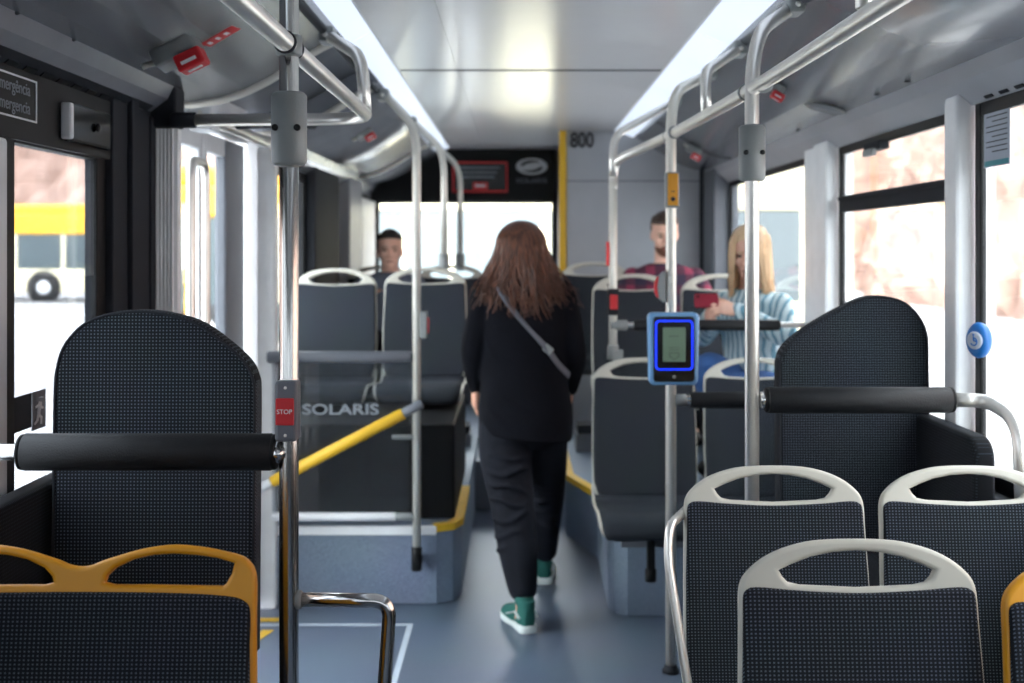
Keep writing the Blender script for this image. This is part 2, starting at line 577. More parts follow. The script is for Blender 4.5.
# podiums (wheel arches) the rear seats stand on
pl = [(XL, 5.06), (-.34, 5.06), (-.27, 5.1), (-.24, 5.2), (-.24, 9.09), (XL, 9.09)]
struct('floor_podium_left', MB().prism(pl, 0.001, 0.33), M['podium'], bevel=0.006)
pr = [(1.27, 4.89), (.45, 4.89), (.40, 4.93), (.38, 5.0), (.39, 5.8), (.257, 6.29), (.257, 9.0), (1.27, 9.0)]
struct('floor_podium_right', MB().prism(pr, 0.001, 0.315), M['podium'], bevel=0.006)
def edging(pts, z, w=0.035):
    mb = MB()
    for a, b in zip(pts[:-1], pts[1:]):
        a = Vector((*a, 0)); b = Vector((*b, 0)); d = (b - a).normalized(); n = Vector((-d.y, d.x, 0))
        q = [a - n * .006, b - n * .006, b + n * w, a + n * w]
        mb.prism([(p.x, p.y) for p in q], z - 0.004, z + 0.007)
        q = [a - n * .008, b - n * .008, b + n * .002, a + n * .002]
        mb.prism([(p.x, p.y) for p in q], z - 0.022, z + 0.008)
    return mb
struct('trim_podium_left_front', edging([(-.34, 5.06), (-.27, 5.1), (-.24, 5.2), (-.24, 5.9)], 0.33), M['stripe'])
struct('trim_podium_left_edge', MB().box(XL + .02, -.34, 5.048, 5.075, .295, .332), M['white'], bevel=.004)
struct('trim_podium_right_side', edging([(.257, 7.4), (.257, 6.29), (.39, 5.8), (.38, 5.0)], 0.315, w=0.04), M['stripe'])
# seat box on the left podium
struct('trim_seat_box', MB().box(XL + .01, -.27, 5.2, 6.3, .331, .74), M['black'], bevel=.01)

# ceiling
mb = MB()
xs = [(-.494, -.25), (-.247, .61)]
for a, b in xs:
    for y0, y1 in ((Y0, 2.2), (2.208, 5.03), (5.042, 8.5), (8.508, 9.1)):
        mb.box(a, b, y0, y1, ZC, ZC + .012)
mb.box(-.5, .62, Y0, 9.1, ZC + .004, ZC + .02)
struct('ceiling', mb, M['ceil'])
struct('trim_ceiling_joint', MB().box(-.49, .605, 5.02, 5.05, ZC - .0015, ZC + .002), M['darkgrey'])
struct('trim_ceiling_joint_front', MB().box(-.49, .605, 2.19, 2.215, ZC - .0015, ZC + .002), M['darkgrey'])
struct('ceiling_roof', MB().box(XL - .1, XR + .1, Y0 - .1, 9.4, ZC + .12, ZC + .2), M['white'])

# light strips
def strip(mir, y1, lab):
    f = (lambda x: cx(x)) if mir else (lambda x: x)
    yc = 3.5
    t = thing('ceiling_light_strip', (f(-.55), yc, 2.2), lab, 'light')
    pts = [(-.496, 2.252), (-.585, 2.212), (-.60, 2.24), (-.53, 2.275)]
    if mir: pts = [(.612, 2.252), (.735, 2.205), (.752, 2.24), (.66, 2.275)]
    y = Y0
    k = 0
    while y < y1 - .05:
        e = min(y + 1.35, y1)
        obj('diffuser', MB().profile(pts if not mir else pts, y + .003, e - .003), M['strip'], t)
        y = e; k += 1
    e = [(-.494, 2.249), (-.488, 2.256), (-.498, 2.262), (-.504, 2.25)]
    if mir: e = [(.61, 2.249), (.604, 2.256), (.614, 2.262), (.62, 2.25)]
    obj('edge_profile', MB().profile(e, Y0, y1), M['silver'], t)
    return t
strip(False, 8.9, 'long white ceiling light strip on the left of the bus above the doors')
strip(True, 7.6, 'long white ceiling light strip on the right of the bus, ending at the number panel')

# coves (curved roof ducts)
cl = [(-1.125, 1.985), (-1.06, 1.99), (-.98, 2.003), (-.9, 2.03), (-.82, 2.07), (-.74, 2.12), (-.66, 2.17), (-.60, 2.2), (-.592, 2.235), (-.62, 2.33), (-1.2, 2.33), (-1.2, 1.985)]
def scaled(prof, dz): return [(x, z + dz) for x, z in prof]
def mir(prof): return [(cx(x) + (.012 if x > -.95 else 0), z) for x, z in reversed(prof)]
def cove(name, prof, y0, y1): 
    o = struct(name, MB().profile([tuple(p) for p in prof], y0, y1, True), M['cove'])
    return o
cove('ceiling_cove_left', cl, Y0, 3.98)
cove('ceiling_cove_left_rear', cl, 5.12, 9.08)
struct('ceiling_cove_recess', MB().profile([(x - .02, z + .09) for x, z in cl], 3.98, 5.12, True), M['midgrey'])
rr = [(1.27 if x < -1.1 else cx(x) * 1.0, z) for x, z in cl]
rr = [(1.28, 1.985), (1.20, 1.99), (1.12, 2.003), (1.04, 2.03), (.97, 2.07), (.89, 2.12), (.815, 2.17), (.76, 2.2), (.745, 2.235), (.77, 2.33), (1.35, 2.33), (1.35, 1.985)]
cove('ceiling_cove_right', list(reversed(rr)), Y0, 7.6)
# pale rims on the cove ends
def rim(name, y, d=0.03, prof=cl[:8]):
    pts = [Vector((p.x, y, p.y - .004)) for p in spline([(a, b, 0) for a, b in prof], 5)]
    mb = MB().sweep(pts, .017, 10)
    struct(name, mb, M['litsteel'])  # pale finish stands in for window light reflected along the cove edge
rim('trim_cove_rim_front', 3.985)
rim('trim_cove_rim_middle', 5.115)
rim('trim_cove_rim_rear', 8.0)
# shadow gap seams across coves
for i, y in enumerate((2.45, 6.6)):
    pts = [Vector((p.x, y, p.y - .0005)) for p in spline([(a, b, 0) for a, b in rr[:8]], 5)]
    struct('trim_cove_seam_%d' % i, MB().sweep(pts, .0022, 6), M['darkgrey'])

# sloping bands between coves and windows
bl = [(-1.20, 1.90), (-1.13, 1.90), (-1.06, 1.955), (-1.04, 1.995), (-1.20, 2.0)]
struct('trim_band_left', MB().profile(list(reversed(bl)), Y0, 3.66), M['cove'])
struct('trim_band_left_rear', MB().profile(list(reversed(bl)), 5.15, 9.08), M['cove'])
br = [(1.35, 1.90), (1.265, 1.90), (1.205, 1.955), (1.18, 1.995), (1.35, 2.0)]
struct('trim_band_right', MB().profile(br, Y0, 7.6), M['wall'])
# vent slots in the bands
mb = MB(); mc = MB()
y = 1.0
while y < 3.6:
    mb.box(-1.128, -1.10, y, y + .07, 1.902, 1.916); y += .095
struct('trim_vent_left', MB().profile([(-1.132, 1.898), (-1.09, 1.93), (-1.092, 1.936), (-1.136, 1.904)], 1.0, 3.6), M['darkgrey'])
for k in range(26):
    y = 1.05 + k * .098
    mc.profile([(-1.122, 1.901), (-1.108, 1.9125), (-1.11, 1.916), (-1.126, 1.904)], y, y + .06)
struct('trim_vent_slots_left', mc, M['black'])
mc = MB()
for k in range(17):
    y = 1.6 + k * .098
    mc.profile([(1.250, 1.9085), (1.258, 1.902), (1.262, 1.906), (1.254, 1.912)], y, y + .05)
struct('trim_vent_slots_right', mc, M['darkgrey'])

# ---------------- left wall
struct('wall_left', MB().box(XL - .06, XL, Y0, 2.0, 0, .7).box(XL - .06, XL, Y0, -2.4, .7, 1.9).box(XL - .06, XL, 1.9, 2.0, .7, 1.9).box(XL - .06, XL, 2.0, 3.66, 0, .86)
       .box(XL - .06, XL, 5.15, 9.1, 0.0, .95).box(XL - .06, XL, 7.2, 9.1, .95, 1.9), M['darkgrey'])
# header over the left window
struct('trim_header_left', MB().box(XL - .06, XL + .012, 2.0, 3.34, 1.745, 1.905), M['black'])
# window 1: frame + glass
wf = MB()
def wframe(x, y0, y1, z0, z1, w=.05, d=.018, s=1):
    m = MB()
    a, b = (x - d, x) if s < 0 else (x, x + d)
    m.box(a, b, y0, y0 + w, z0, z1).box(a, b, y1 - w, y1, z0, z1).box(a, b, y0 + w, y1 - w, z0, z0 + w).box(a, b, y0 + w, y1 - w, z1 - w, z1)
    return m
def window(n, side, y0, y1, z0, z1, w=.045, g='glass', mat_='black', transom=None, x=None):
    x = x if x is not None else (XL if side < 0 else XR)
    root = thing('window_%d' % n, (x, (y0 + y1) / 2, z0), None, None, kind='structure')
    m = wframe(x, y0, y1, z0, z1, w, s=side)
    obj('window_frame', m, M[mat_], root, bevel=.004)
    xx = x + side * .007
    if transom:
        obj('transom_bar', MB().box(x - side * .008, x + side * .02, y0 + w, y1 - w, transom - .032, transom + .032)
            .box(x - side * .014, x, y0 + w, y1 - w, transom + .012, transom + .03), M['darkgrey'], root, bevel=.004)
        obj('pane', MB().box(xx - .002, xx + .002, y0 + w * .8, y1 - w * .8, z0 + w * .8, transom - .03), M[g], root)
        obj('pane', MB().box(xx - .002, xx + .002, y0 + w * .8, y1 - w * .8, transom + .03, z1 - w * .8), M[g], root)
    else:
        obj('pane', MB().box(xx - .002, xx + .002, y0 + w * .8, y1 - w * .8, z0 + w * .8, z1 - w * .8), M[g], root)
    return root
window(10, -1, -2.4, 1.9, .7, 1.9, .05, 'glassF')
window(1, -1, 2.0, 2.62, .86, 1.745, .04, 'glassL')
window(2, -1, 2.63, 3.30, .86, 1.812, .072, 'glassL')
struct('wall_left_pillar', MB().box(XL - .06, XL + .02, 3.30, 3.66, 0, 1.99).box(XL, XL + .035, 3.42, 3.48, 0, 1.95).box(XL, XL + .028, 3.62, 3.665, 0, 1.9), M['darkgrey'], bevel=.004)
struct('wall_left_post', MB().box(XL - .05, XL + .012, 2.54, 2.64, 0.86, 1.744), M['silver'], bevel=.01)
# ribbed pillar before the door
m = MB().box(XL - .04, XL + .09, 3.68, 3.72, 0, 1.87)
for k in range(9):
    m.box(XL - .02 + k * .0115, XL - .015 + k * .0115, 3.672, 3.68, 0, 1.87)
struct('trim_door_pillar_front', m, M['white'], bevel=.002)
struct('trim_door_pillar_cap', MB().box(XL - .04, XL + .095, 3.64, 3.74, 1.872, 1.995), M['darkgrey'], bevel=.008)
struct('trim_door_pillar_rear', MB().box(XL - .04, XL + .045, 5.03, 5.12, 0, 1.97).box(XL + .045, XL + .115, 5.0, 5.1, 0, 1.97)
       .box(XL + .115, XL + .122, 5.0, 5.06, 0, 1.97), M['white'], bevel=.005)
# door: two glazed leaves with a header box
def leaf(n, y0, y1):
    r = thing('door_%d' % n, (XL, (y0 + y1) / 2, 0), None, None, kind='structure')
    x = XL - .01
    m = MB()
    w = .05
    m.box(x - .04, x, y0, y0 + w, 0.03, 1.93).box(x - .04, x, y1 - w, y1, 0.03, 1.93).box(x - .04, x, y0 + w, y1 - w, .03, .14).box(x - .04, x, y0 + w, y1 - w, 1.86, 1.93)
    obj('leaf_frame', m, M['silver'], r, bevel=.006)
    obj('pane', MB().box(x - .022, x - .018, y0 + w - .005, y1 - w + .005, .13, 1.87), M['glass'], r)
    return r
d1 = leaf(1, 3.74, 4.36)
g = MB().tube([(XL - .01, 3.90, .5), (XL + .07, 3.90, .5), (XL + .07, 3.90, 1.79), (XL + .07, 4.09, 1.79), (XL + .07, 4.09, .5), (XL - .01, 4.09, .5)], .015, .06)
obj('grab_handle', g, M['steel'], d1)
d2 = leaf(2, 4.37, 5.0)
obj('edge_seal', MB().box(XL - .05, XL - .004, 4.68, 4.99, .03, 1.93), M['midgrey'], d2, bevel=.01)
struct('trim_door_header', MB().box(XL - .05, XL, 3.74, 5.03, 1.94, 2.1), M['white'])
# door gear rods under the cove recess
t = thing('door_mechanism', (XL + .15, 4.5, 1.95), 'grey door opening rod and arm above the left bus door', 'door mechanism')
obj('rod', MB().cyl((XL + .05, 4.05, 1.955), (XL + .12, 5.0, 1.93), .022), M['steel'], t)
obj('arm', MB().tube([(XL + .08, 4.4, 1.955), (XL + .18, 4.6, 1.985), (XL + .3, 4.9, 2.01)], .02, .05), M['darkgrey'], t)
obj('bracket', MB().box(XL + .02, XL + .1, 4.05, 4.16, 1.90, 2.04), M['silver'], t, bevel=.01)

# rear part of left wall
window(3, -1, 5.15, 6.42, .95, 1.90, .05)
struct('wall_left_rear_post', MB().box(XL - .05, XL + .05, 6.42, 7.3, .36, 1.99), M['darkgrey'], bevel=.01)
struct('wall_left_rear_panel', MB().box(XL - .02, XL + .07, 7.62, 8.2, .36, 1.98), M['wall'], bevel=.01)
struct('wall_left_rear_corner', MB().box(XL - .02, XL + .06, 8.3, 9.09, .36, 1.86), M['white'], bevel=.01)

# ---------------- right wall
struct('wall_right', MB().box(XR, XR + .06, Y0, 9.1, 0, .86).box(XR, XR + .06, 1.0, 1.2, .86, 2.0).box(XR, XR + .06, Y0, -2.4, .86, 2.0), M['darkgrey'])
window(9, 1, -2.4, 1.0, .86, 1.905, .05, 'glassF')
window(4, 1, 1.2, 3.33, .86, 1.905, .04)
window(5, 1, 3.495, 4.74, .86, 1.905, .035, transom=1.675)
window(6, 1, 5.2, 7.2, .86, 1.905, .035)
struct('wall_right_pillar_front', MB().box(XR - .05, XR + .06, 3.34, 3.43, .80, 1.93).box(XR - .03, XR + .06, 3.43, 3.49, .80, 1.93), M['white'], bevel=.01)
struct('wall_right_pillar_middle', MB().box(XR - .05, XR + .06, 4.75, 4.95, .80, 1.93).box(XR - .03, XR + .06, 4.95, 5.19, .80, 1.93), M['white'], bevel=.01)
struct('wall_right_pillar_rear', MB().box(XR - .09, XR + .06, 7.2, 7.63, 0.32, 1.99), M['midgrey'], bevel=.01)
struct('trim_sill_right', MB().box(XR - .05, XR + .005, 1.2, 7.2, .80, .86), M['darkgrey'], bevel=.01)
struct('trim_sill_left', MB().box(XL - .005, XL + .05, 2.0, 3.3, .80, .86), M['darkgrey'], bevel=.01)
# window latch of the tilting vent
t = thing('window_latch', (XR - .02, 4.22, 1.85), 'dark grey latch at the top of the tilting window pane', 'window latch')
obj('catch', MB().box(XR - .03, XR + .01, 4.12, 4.30, 1.845, 1.875), M['darkgrey'], t, bevel=.005)
obj('hinge', MB().box(XR - .045, XR - .025, 4.15, 4.26, 1.825, 1.85), M['cast'], t, bevel=.004)

# ---------------- rear
mbw = MB().box(XL, XR, 9.1, 9.16, 0, 1.2).box(XL, XR, 9.1, 9.16, 1.865, 2.3).box(XL, -1.07, 9.1, 9.16, 1.2, 1.865).box(.29, XR, 9.1, 9.16, 1.2, 1.865)
struct('wall_rear', mbw, M['midgrey'])
root = thing('window_7', (-.39, 9.1, 1.2), None, None, kind='structure')
obj('window_frame', MB().box(-1.07, -1.045, 9.08, 9.13, 1.2, 1.865).box(.265, .29, 9.08, 9.13, 1.2, 1.865).box(-1.045, .265, 9.08, 9.13, 1.2, 1.23).box(-1.045, .265, 9.08, 9.13, 1.845, 1.865), M['black'], root)
obj('pane', MB().box(-1.05, .27, 9.10, 9.104, 1.22, 1.85), M['glass'], root)
struct('wall_rear_header', MB().box(-1.1, .285, 9.02, 9.098, 1.86, 2.249), M['black'])
struct('wall_engine_tower', MB().box(.31, XR, 7.63, 9.09, .316, 2.25), M['wall'], bevel=.012)
struct('trim_tower_yellow', MB().box(.268, .312, 7.615, 7.66, .9, 2.249), M['stripe'])
struct('trim_tower_seam', MB().box(1.16, 1.165, 7.624, 7.632, .32, 2.0).box(.315, 1.265, 7.624, 7.632, 1.93, 1.934), M['darkgrey'])
struct('trim_tower_post', MB().box(1.165, 1.27, 7.60, 7.64, .32, 2.0), M['darkgrey'])
text('trim_number', '800', .135, face_cam(.413, 7.622, 2.187), M['darktext'], None, sx=.74, bold=.003)['kind'] = 'structure'

# front end behind the viewpoint: dash wall and windscreen
struct('wall_front', MB().box(XL, XR, Y0 - .06, Y0, 0, 1.0).box(XL, XR, Y0 - .06, Y0, 1.85, 2.33).box(XL, XL + .08, Y0 - .06, Y0, 1.0, 1.85).box(XR - .08, XR, Y0 - .06, Y0, 1.0, 1.85), M['darkgrey'])
root = thing('window_8', (.07, Y0, 1.0), None, None, kind='structure')
obj('pane', MB().box(XL + .08, XR - .08, Y0 - .04, Y0 - .035, 1.0, 1.85), M['glassF'], root)
# rear notice board and emblem
t = thing('notice_display', (-.33, 9.015, 1.90), 'black notice panel in a red frame, high on the rear header', 'sign')
obj('board', MB().box(-.485, -.07, 9.005, 9.018, 1.925, 2.155), M['blackgloss'], t)
m = MB()
for a in ((-.485, -.07, 1.925, 1.938), (-.485, -.07, 2.142, 2.155), (-.485, -.472, 1.925, 2.155), (-.083, -.07, 1.925, 2.155)):
    m.box(a[0], a[1], 8.996, 9.004, a[2], a[3])
obj('frame', m, M['redsign'], t)
for i, (z, s) in enumerate(((2.11, 'YMMXTMIPAIIXI'), (2.075, 'MPNTYYIMKWTIXK'), (2.04, 'IMPTEINPTXMUI'))):
    obj('text_line', MB().box(-.43, -.13 - .02 * i, 9.0, 9.004, z - .009, z + .009), M['dimtext'], t)
obj('label_block', MB().box(-.33, -.22, 8.998, 9.004, 1.945, 2.0), M['redsign'], t)
obj('label_text', MB().box(-.315, -.235, 8.995, 8.998, 1.965, 1.985), M['text'], t)

# oval emblem with an S-shaped band and the word below it
t = thing('maker_emblem', (.11, 9.015, 2.06), 'white oval emblem with a curved band and lettering, high on the rear header', 'emblem')
ov = [(.118 * math.cos(a), .062 * math.sin(a)) for a in [2 * math.pi * k / 48 for k in range(48)]]
def band(s):  # cut-outs leaving a slanted S band
    up = [(-.085, .012), (-.06, .034), (-.02, .045), (.03, .043), (.07, .028), (.03, .030), (-.02, .024), (-.05, .012), (-.07, .002)]
    return [(x * s, y * s) for x, y in up]
mo = plate(ov, [spline([(a, b, 0) for a, b in band(1)], 4, True), spline([(a, b, 0) for a, b in band(-1)], 4, True)], .004, .0008, face_cam(.11, 9.012, 2.12))
obj('oval', mo, M['text'], t)
text('lettering', 'SOLARIS', .05, face_cam(.11, 9.012, 2.012), M['dimtext'], t, sx=1.25)

# ================================================================== SIGNS AND SMALL FITTINGS
def facing_right(x, y, z):      # text plane on left wall, readable from inside (facing +X)
    return Matrix.Translation((x, y, z)) @ Matrix.Rotation(R(90), 4, 'Z') @ Matrix.Rotation(R(90), 4, 'X')
def facing_left(x, y, z):
    return Matrix.Translation((x, y, z)) @ Matrix.Rotation(R(-90), 4, 'Z') @ Matrix.Rotation(R(90), 4, 'X')
t = thing('emergency_exit_sign', (XL + .013, 2.73, 1.80), 'black emergency sign with a white outline above the left window', 'sign')
m = MB()
for a in ((2.42, 2.79, 1.792, 1.796), (2.42, 2.79, 1.885, 1.889), (2.42, 2.424, 1.792, 1.889), (2.786, 2.79, 1.792, 1.889)):
    m.box(XL + .0125, XL + .0145, *a)
obj('outline', m, M['text'], t)
text('lettering', 'Emergência', .040, facing_right(XL + .0135, 2.66, 1.862), M['dimtext'], t)
text('lettering', 'Emergencia', .040, facing_right(XL + .0135, 2.66, 1.820), M['dimtext'], t)
t = thing('door_indicator_box', (XL + .04, 3.08, 1.79), 'black and silver indicator box on the header beside the emergency sign', 'indicator')
obj('housing', MB().box(XL + .012, XL + .035, 2.955, 3.24, 1.765, 1.865), M['blackgloss'], t, bevel=.008)
obj('bezel', MB().box(XL + .012, XL + .04, 2.935, 2.957, 1.77, 1.86), M['silver'], t, bevel=.006, label='silver end bezel')
obj('lens', MB().sphere((XL + .041, 3.12, 1.815), .012, (.5, 1, 1)), M['black'], t)
t = thing('running_man_sticker', (XL - .003, 2.74, 1.03), 'grey and white running man exit sticker on the left window', 'sticker')
sx_ = XL - .003
obj('backing', MB().box(sx_, sx_ + .002, 2.80, 2.88, 1.075, 1.165), M['midgrey'], t)
obj('backing', MB().box(sx_, sx_ + .002, 2.45, 2.795, 1.085, 1.165), M['darkgrey'], t)
m = MB()
fig = [((2.845, 1.148), (2.845, 1.15), .008), ((2.842, 1.138), (2.832, 1.112), .0055), ((2.838, 1.132), (2.858, 1.122), .003), ((2.838, 1.132), (2.818, 1.128), .003),
       ((2.832, 1.112), (2.85, 1.10), .0035), ((2.85, 1.10), (2.848, 1.085), .003), ((2.832, 1.112), (2.825, 1.095), .0035), ((2.825, 1.095), (2.81, 1.09), .003)]
for a, b, r in fig:
    m.cyl((sx_ + .003, *a), (sx_ + .003, *b) if a != b else (sx_ + .003, b[0], b[1] + .001), r, 8)
obj('running_figure', m, M['text'], t)

# paper notice on the right window
t = thing('paper_notice', (XR + .004, 3.18, 1.72), 'pale grey paper notice stuck on the right window', 'notice')
x = XR + .003
obj('sheet', MB().box(x, x + .0015, 3.10, 3.27, 1.72, 1.885), M['paper'], t)
m = MB()
for k in range(9):
    m.box(x - .0008, x, 3.115 + (.0 if k else .0), 3.255 - (.04 if k % 3 == 2 else 0), 1.87 - k * .0135 - .003, 1.87 - k * .0135)
obj('printed_lines', m, M['darktext'], t)
obj('footer', MB().box(x - .0008, x, 3.105, 3.265, 1.723, 1.737), M['teal'], t)

# blue wheelchair request button on the right pillar
Tb = Matrix.Translation((XR - .035, 3.22, 1.255)) @ Matrix.Rotation(R(-58), 4, 'Z') @ Matrix.Rotation(R(90), 4, 'X')
t = thing('request_button', (XR - .035, 3.22, 1.255), 'blue oval request button with a pale symbol on the right window post', 'button')
m = MB().lathe([(.02, -.02), (.044, -.018), (.046, -.004), (.04, .006), (.03, .01)], 32, Tb @ Matrix.Diagonal((.78, 1.05, 1, 1)))
obj('housing', m, M['blue'], t)
obj('button_face', MB().lathe([(.024, .0), (.024, .012), (.02, .014)], 28, Tb), M['paper'], t)
m = MB()
for k in range(20):
    a0 = math.pi * (.15 + 1.35 * k / 20)+math.pi; a1 = math.pi * (.15 + 1.35 * (k + 1) / 20)+math.pi
    p = Tb @ Vector((.010 * math.cos(a0), -.003 + .010 * math.sin(a0), .015)); q = Tb @ Vector((.010 * math.cos(a1), -.003 + .010 * math.sin(a1), .015))
    m.cyl(p, q, .0018, 6)
m.cyl(Tb @ Vector((0, -.001, .015)), Tb @ Vector((-.001, .011, .015)), .002, 6)
m.cyl(Tb @ Vector((0, 0, .015)), Tb @ Vector((.008, -.002, .015)), .002, 6)
m.sphere(Tb @ Vector((-.001, .015, .015)), .003)
obj('wheelchair_symbol', m, M['blue'], t)

# emergency door valve housings on the coves
def cove_z(x, prof=cl[:8]):
    for (a, za), (b, zb) in zip(prof[:-1], prof[1:]):
        if a <= x <= b: return za + (zb - za) * (x - a) / (b - a)
    return 2.0
def valve(x, y, z, tilt, lab, sc=1.0, side=1):
    t = thing('emergency_valve', (x, y, z), lab, 'emergency release')
    T = Matrix.Translation((x, y, z)) @ Matrix.Rotation(tilt, 4, 'Y') @ Matrix.Scale(sc, 4)
    o1 = plate([(-.05, -.04), (.045, -.045), (.055, .04), (-.055, .045)], [], .045, .008, T @ Matrix.Translation((0, 0, -.012)))
    obj('housing', o1, M['cast'], t)
    obj('lever_cap', MB().box(-.005, .06, -.055, .005, -.07, -.030, T), M['red'], t, bevel=.006, label='red lever cap')
    obj('lever_slot', MB().box(.008, .045, -.0565, -.054, -.058, -.05, T), M['text'], t)
    obj('lever_slot', MB().box(.01, .045, -.035, -.02, -.0715, -.069, T), M['text'], t)
    obj('seal_tab', MB().cyl(T @ Vector((-.05, 0, -.012)), T @ Vector((-.085, -.005, -.008)), .008), M['cream'], t)
    return t
valve(-.885, 3.1, cove_z(-.885) - .018, R(-26), 'grey housing with a red lever cap on the front left cove', 1.12)
valve(-.78, 6.1, cove_z(-.78) - .004, R(-30), 'small dark housing with a red lever on the rear left cove', .8)
valve(.93, 4.3, 2.085, R(30), 'red release lever behind the right overhead rail', .7)
valve(.98, 6.6, 2.05, R(28), 'red release lever on the right cove nearest the number panel', .8)
# red label beside the first valve
t = thing('warning_label', (-.827, 3.3, 2.06), 'red strip label with pale print on the left cove beside the lever housing', 'label')
Tl = Matrix.Translation((-.80, 3.24, cove_z(-.80) - .0085)) @ Matrix.Rotation(R(-28), 4, 'Y') @ Matrix.Rotation(R(-8), 4, 'Z')
obj('strip', MB().box(-.05, .05, -.035, .035, -.0008, .0008, Tl), M['red'], t)
obj('print', MB().box(-.04, -.03, -.015, .015, -.0016, -.0008, Tl).box(-.014, -.004, -.015, .015, -.0016, -.0008, Tl).box(.012, .024, -.015, .015, -.0016, -.0008, Tl), M['text'], t)
# oval loudspeaker on the right cove
Ts = Matrix.Translation((1.10, 4.28, 2.006)) @ Matrix.Rotation(R(14), 4, 'Y')
t = thing('ceiling_speaker', (1.10, 4.28, 2.0), 'flat round grey speaker cover on the right cove', 'speaker')
obj('rim', MB().lathe([(.07, 0), (.075, -.006), (.065, -.01), (.06, -.006)], 32, Ts), M['cast'], t)
obj('grille', MB().lathe([(.06, -.001), (.06, -.007), (.02, -.0085)], 32, Ts), M['midgrey'], t)
for i, (x, y, z, lab) in enumerate([(1.155, 3.55, 1.995, 'nearest the window pillar'), (1.155, 3.85, 1.995, 'between the pillar and the speaker'), (1.17, 5.0, 1.992, 'beyond the speaker')]):
    o = obj('cove_screw_cap', MB().lathe([(.009, 0.004), (.010, -.001), (.006, -.002)], 16, Matrix.Translation((x, y, z))), M['darkgrey'])
    tag(o, 'small dark screw cap on the right cove, ' + lab, 'screw cap', 'screw caps on the right cove')
for (x, y, lab) in ((-1.05, 2.5, 'at the picture edge'), (-1.05, 2.82, 'nearest the lever housing'), (-.72, 2.35, 'highest, near the light strip')):
    o = obj('cove_screw_cap', MB().lathe([(.012, 0.004), (.014, -.002), (.008, -.005)], 16, Matrix.Translation((x, y, cove_z(x) + .001))), M['darkgrey'])
    tag(o, 'small dark screw cap on the left cove, ' + lab, 'screw cap', 'screw caps on the left cove')

# ================================================================== POLES AND RAILS
RP = .0185
def mount(x, y, z, t, side):
    m = MB().box(x - .024, x + .024, y - .05, y + .05, z - .02, z + .03)
    obj('ceiling_mount', m, M['cast'], t, bevel=.008)
    obj('mount_screw', MB().cyl((x, y - .05, z), (x, y - .056, z), .008, 12), M['steel'], t)
def clamp(x, y, z, t, r=RP):
    obj('clamp_ring', MB().cyl((x, y, z - .02), (x, y, z + .02), r + .007, 20), M['cast'], t)
def sleeve(x, y, z0, z1, t, r=.034):
    o = obj('joint_sleeve', MB().lathe([(r - .006, z0), (r, z0 + .006), (r, z1 - .006), (r - .006, z1)], 32, Matrix.Translation((x, y, 0))), M['cast'], t)
    zc = (z0 + z1) / 2
    for sx in (-.021, .021):
        obj('screw', MB().cyl((x + sx, y - r * .72, zc), (x + sx, y - r * .72 - .009, zc), .0065, 14), M['black'], o)
def stop_box(x, y, z, t, word=True, h=.115, wd=.041, red=.045, a=0.0, rzc=0.0):
    T = Matrix.Translation((x, y, z)) @ Matrix.Rotation(a, 4, 'Z')
    pl_ = [(-wd / 2, -.03), (wd / 2, -.03), (wd / 2, .02), (-wd / 2, .02)]
    b = obj('stop_button_housing', MB().prism(pl_, -h / 2, h / 2, T), M['cast'] if not word else M['midgrey'], t, bevel=.006)
    b2 = obj('stop_button', MB().box(-wd * .44, wd * .40, -.0345, -.028, -red / 2 - .003, red / 2 + .003, T), M['red'], b, bevel=.002, label='red stop button')
    b2.parent = b
    if word:
        text('stop_lettering', 'STOP', .0122, T @ Matrix.Translation((-.001, -.0352, 0)) @ Matrix.Rotation(R(90), 4, 'X'), M['text'], b)
        for zz in (-.045, .045):
            obj('screw', MB().cyl(T @ Vector((0, -.03, zz)), T @ Vector((0, -.032, zz)), .003, 10), M['steel'], b)

# near left pole
t = thing('grab_pole', (-.437, 2.3, 0), 'polished steel floor pole beside the left padded bar, with a red STOP button', 'grab pole', 'vertical grab poles')
obj('pole', MB().cyl((-.437, 2.3, 0.0), (-.437, 2.3, 2.21), RP, 28), M['nearsteel'], t)
obj('foot_flange', MB().lathe([(.045, 0.001), (.045, .01), (.024, .02), (.02, .03)], 24, Matrix.Translation((-.437, 2.3, 0))), M['cast'], t)
sleeve(-.437, 2.3, 1.66, 1.80, t)
clamp(-.437, 2.3, 1.89, t)
stop_box(-.437, 2.3 - .006, 1.193, t)
# left overhead rail
t = thing('overhead_rail', (-.43, 2, 1.89), 'steel overhead handrail on the left, turning towards the door above its pillar', 'handrail')
obj('rail', MB().tube([(-.437, -.8, 1.89), (-.437, 3.6, 1.89), (-1.03, 3.63, 1.89)], RP, .16, 20), M['steel'], t)
obj('hanger', MB().tube([(-.592, 3.78, 2.17), (-.452, 3.50, 2.06), (-.44, 3.48, 1.90)], RP, .12), M['steel'], t)
mount(-.60, 3.80, 2.17, t, -1)
obj('end_socket', MB().cyl((-1.045, 3.63, 1.89), (-.97, 3.63, 1.89), .024), M['darkgrey'], t)
for yy in (2.26, 2.34):
    obj('joint_ring', MB().cyl((-.437, yy - .006, 1.89), (-.437, yy + .006, 1.89), .022), M['darkgrey'], t)
t = thing('roof_edge_rail', (-.607, 2, 2.18), 'dark thin rail along the edge of the left light strip', 'rail')
obj('rail', MB().cyl((-.607, -.5, 2.185), (-.607, 5.2, 2.185), .013), M['darkgrey'], t)
obj('end_plug', MB().cyl((-.607, 5.2, 2.185), (-.607, 5.23, 2.185), .010), M['black'], t)

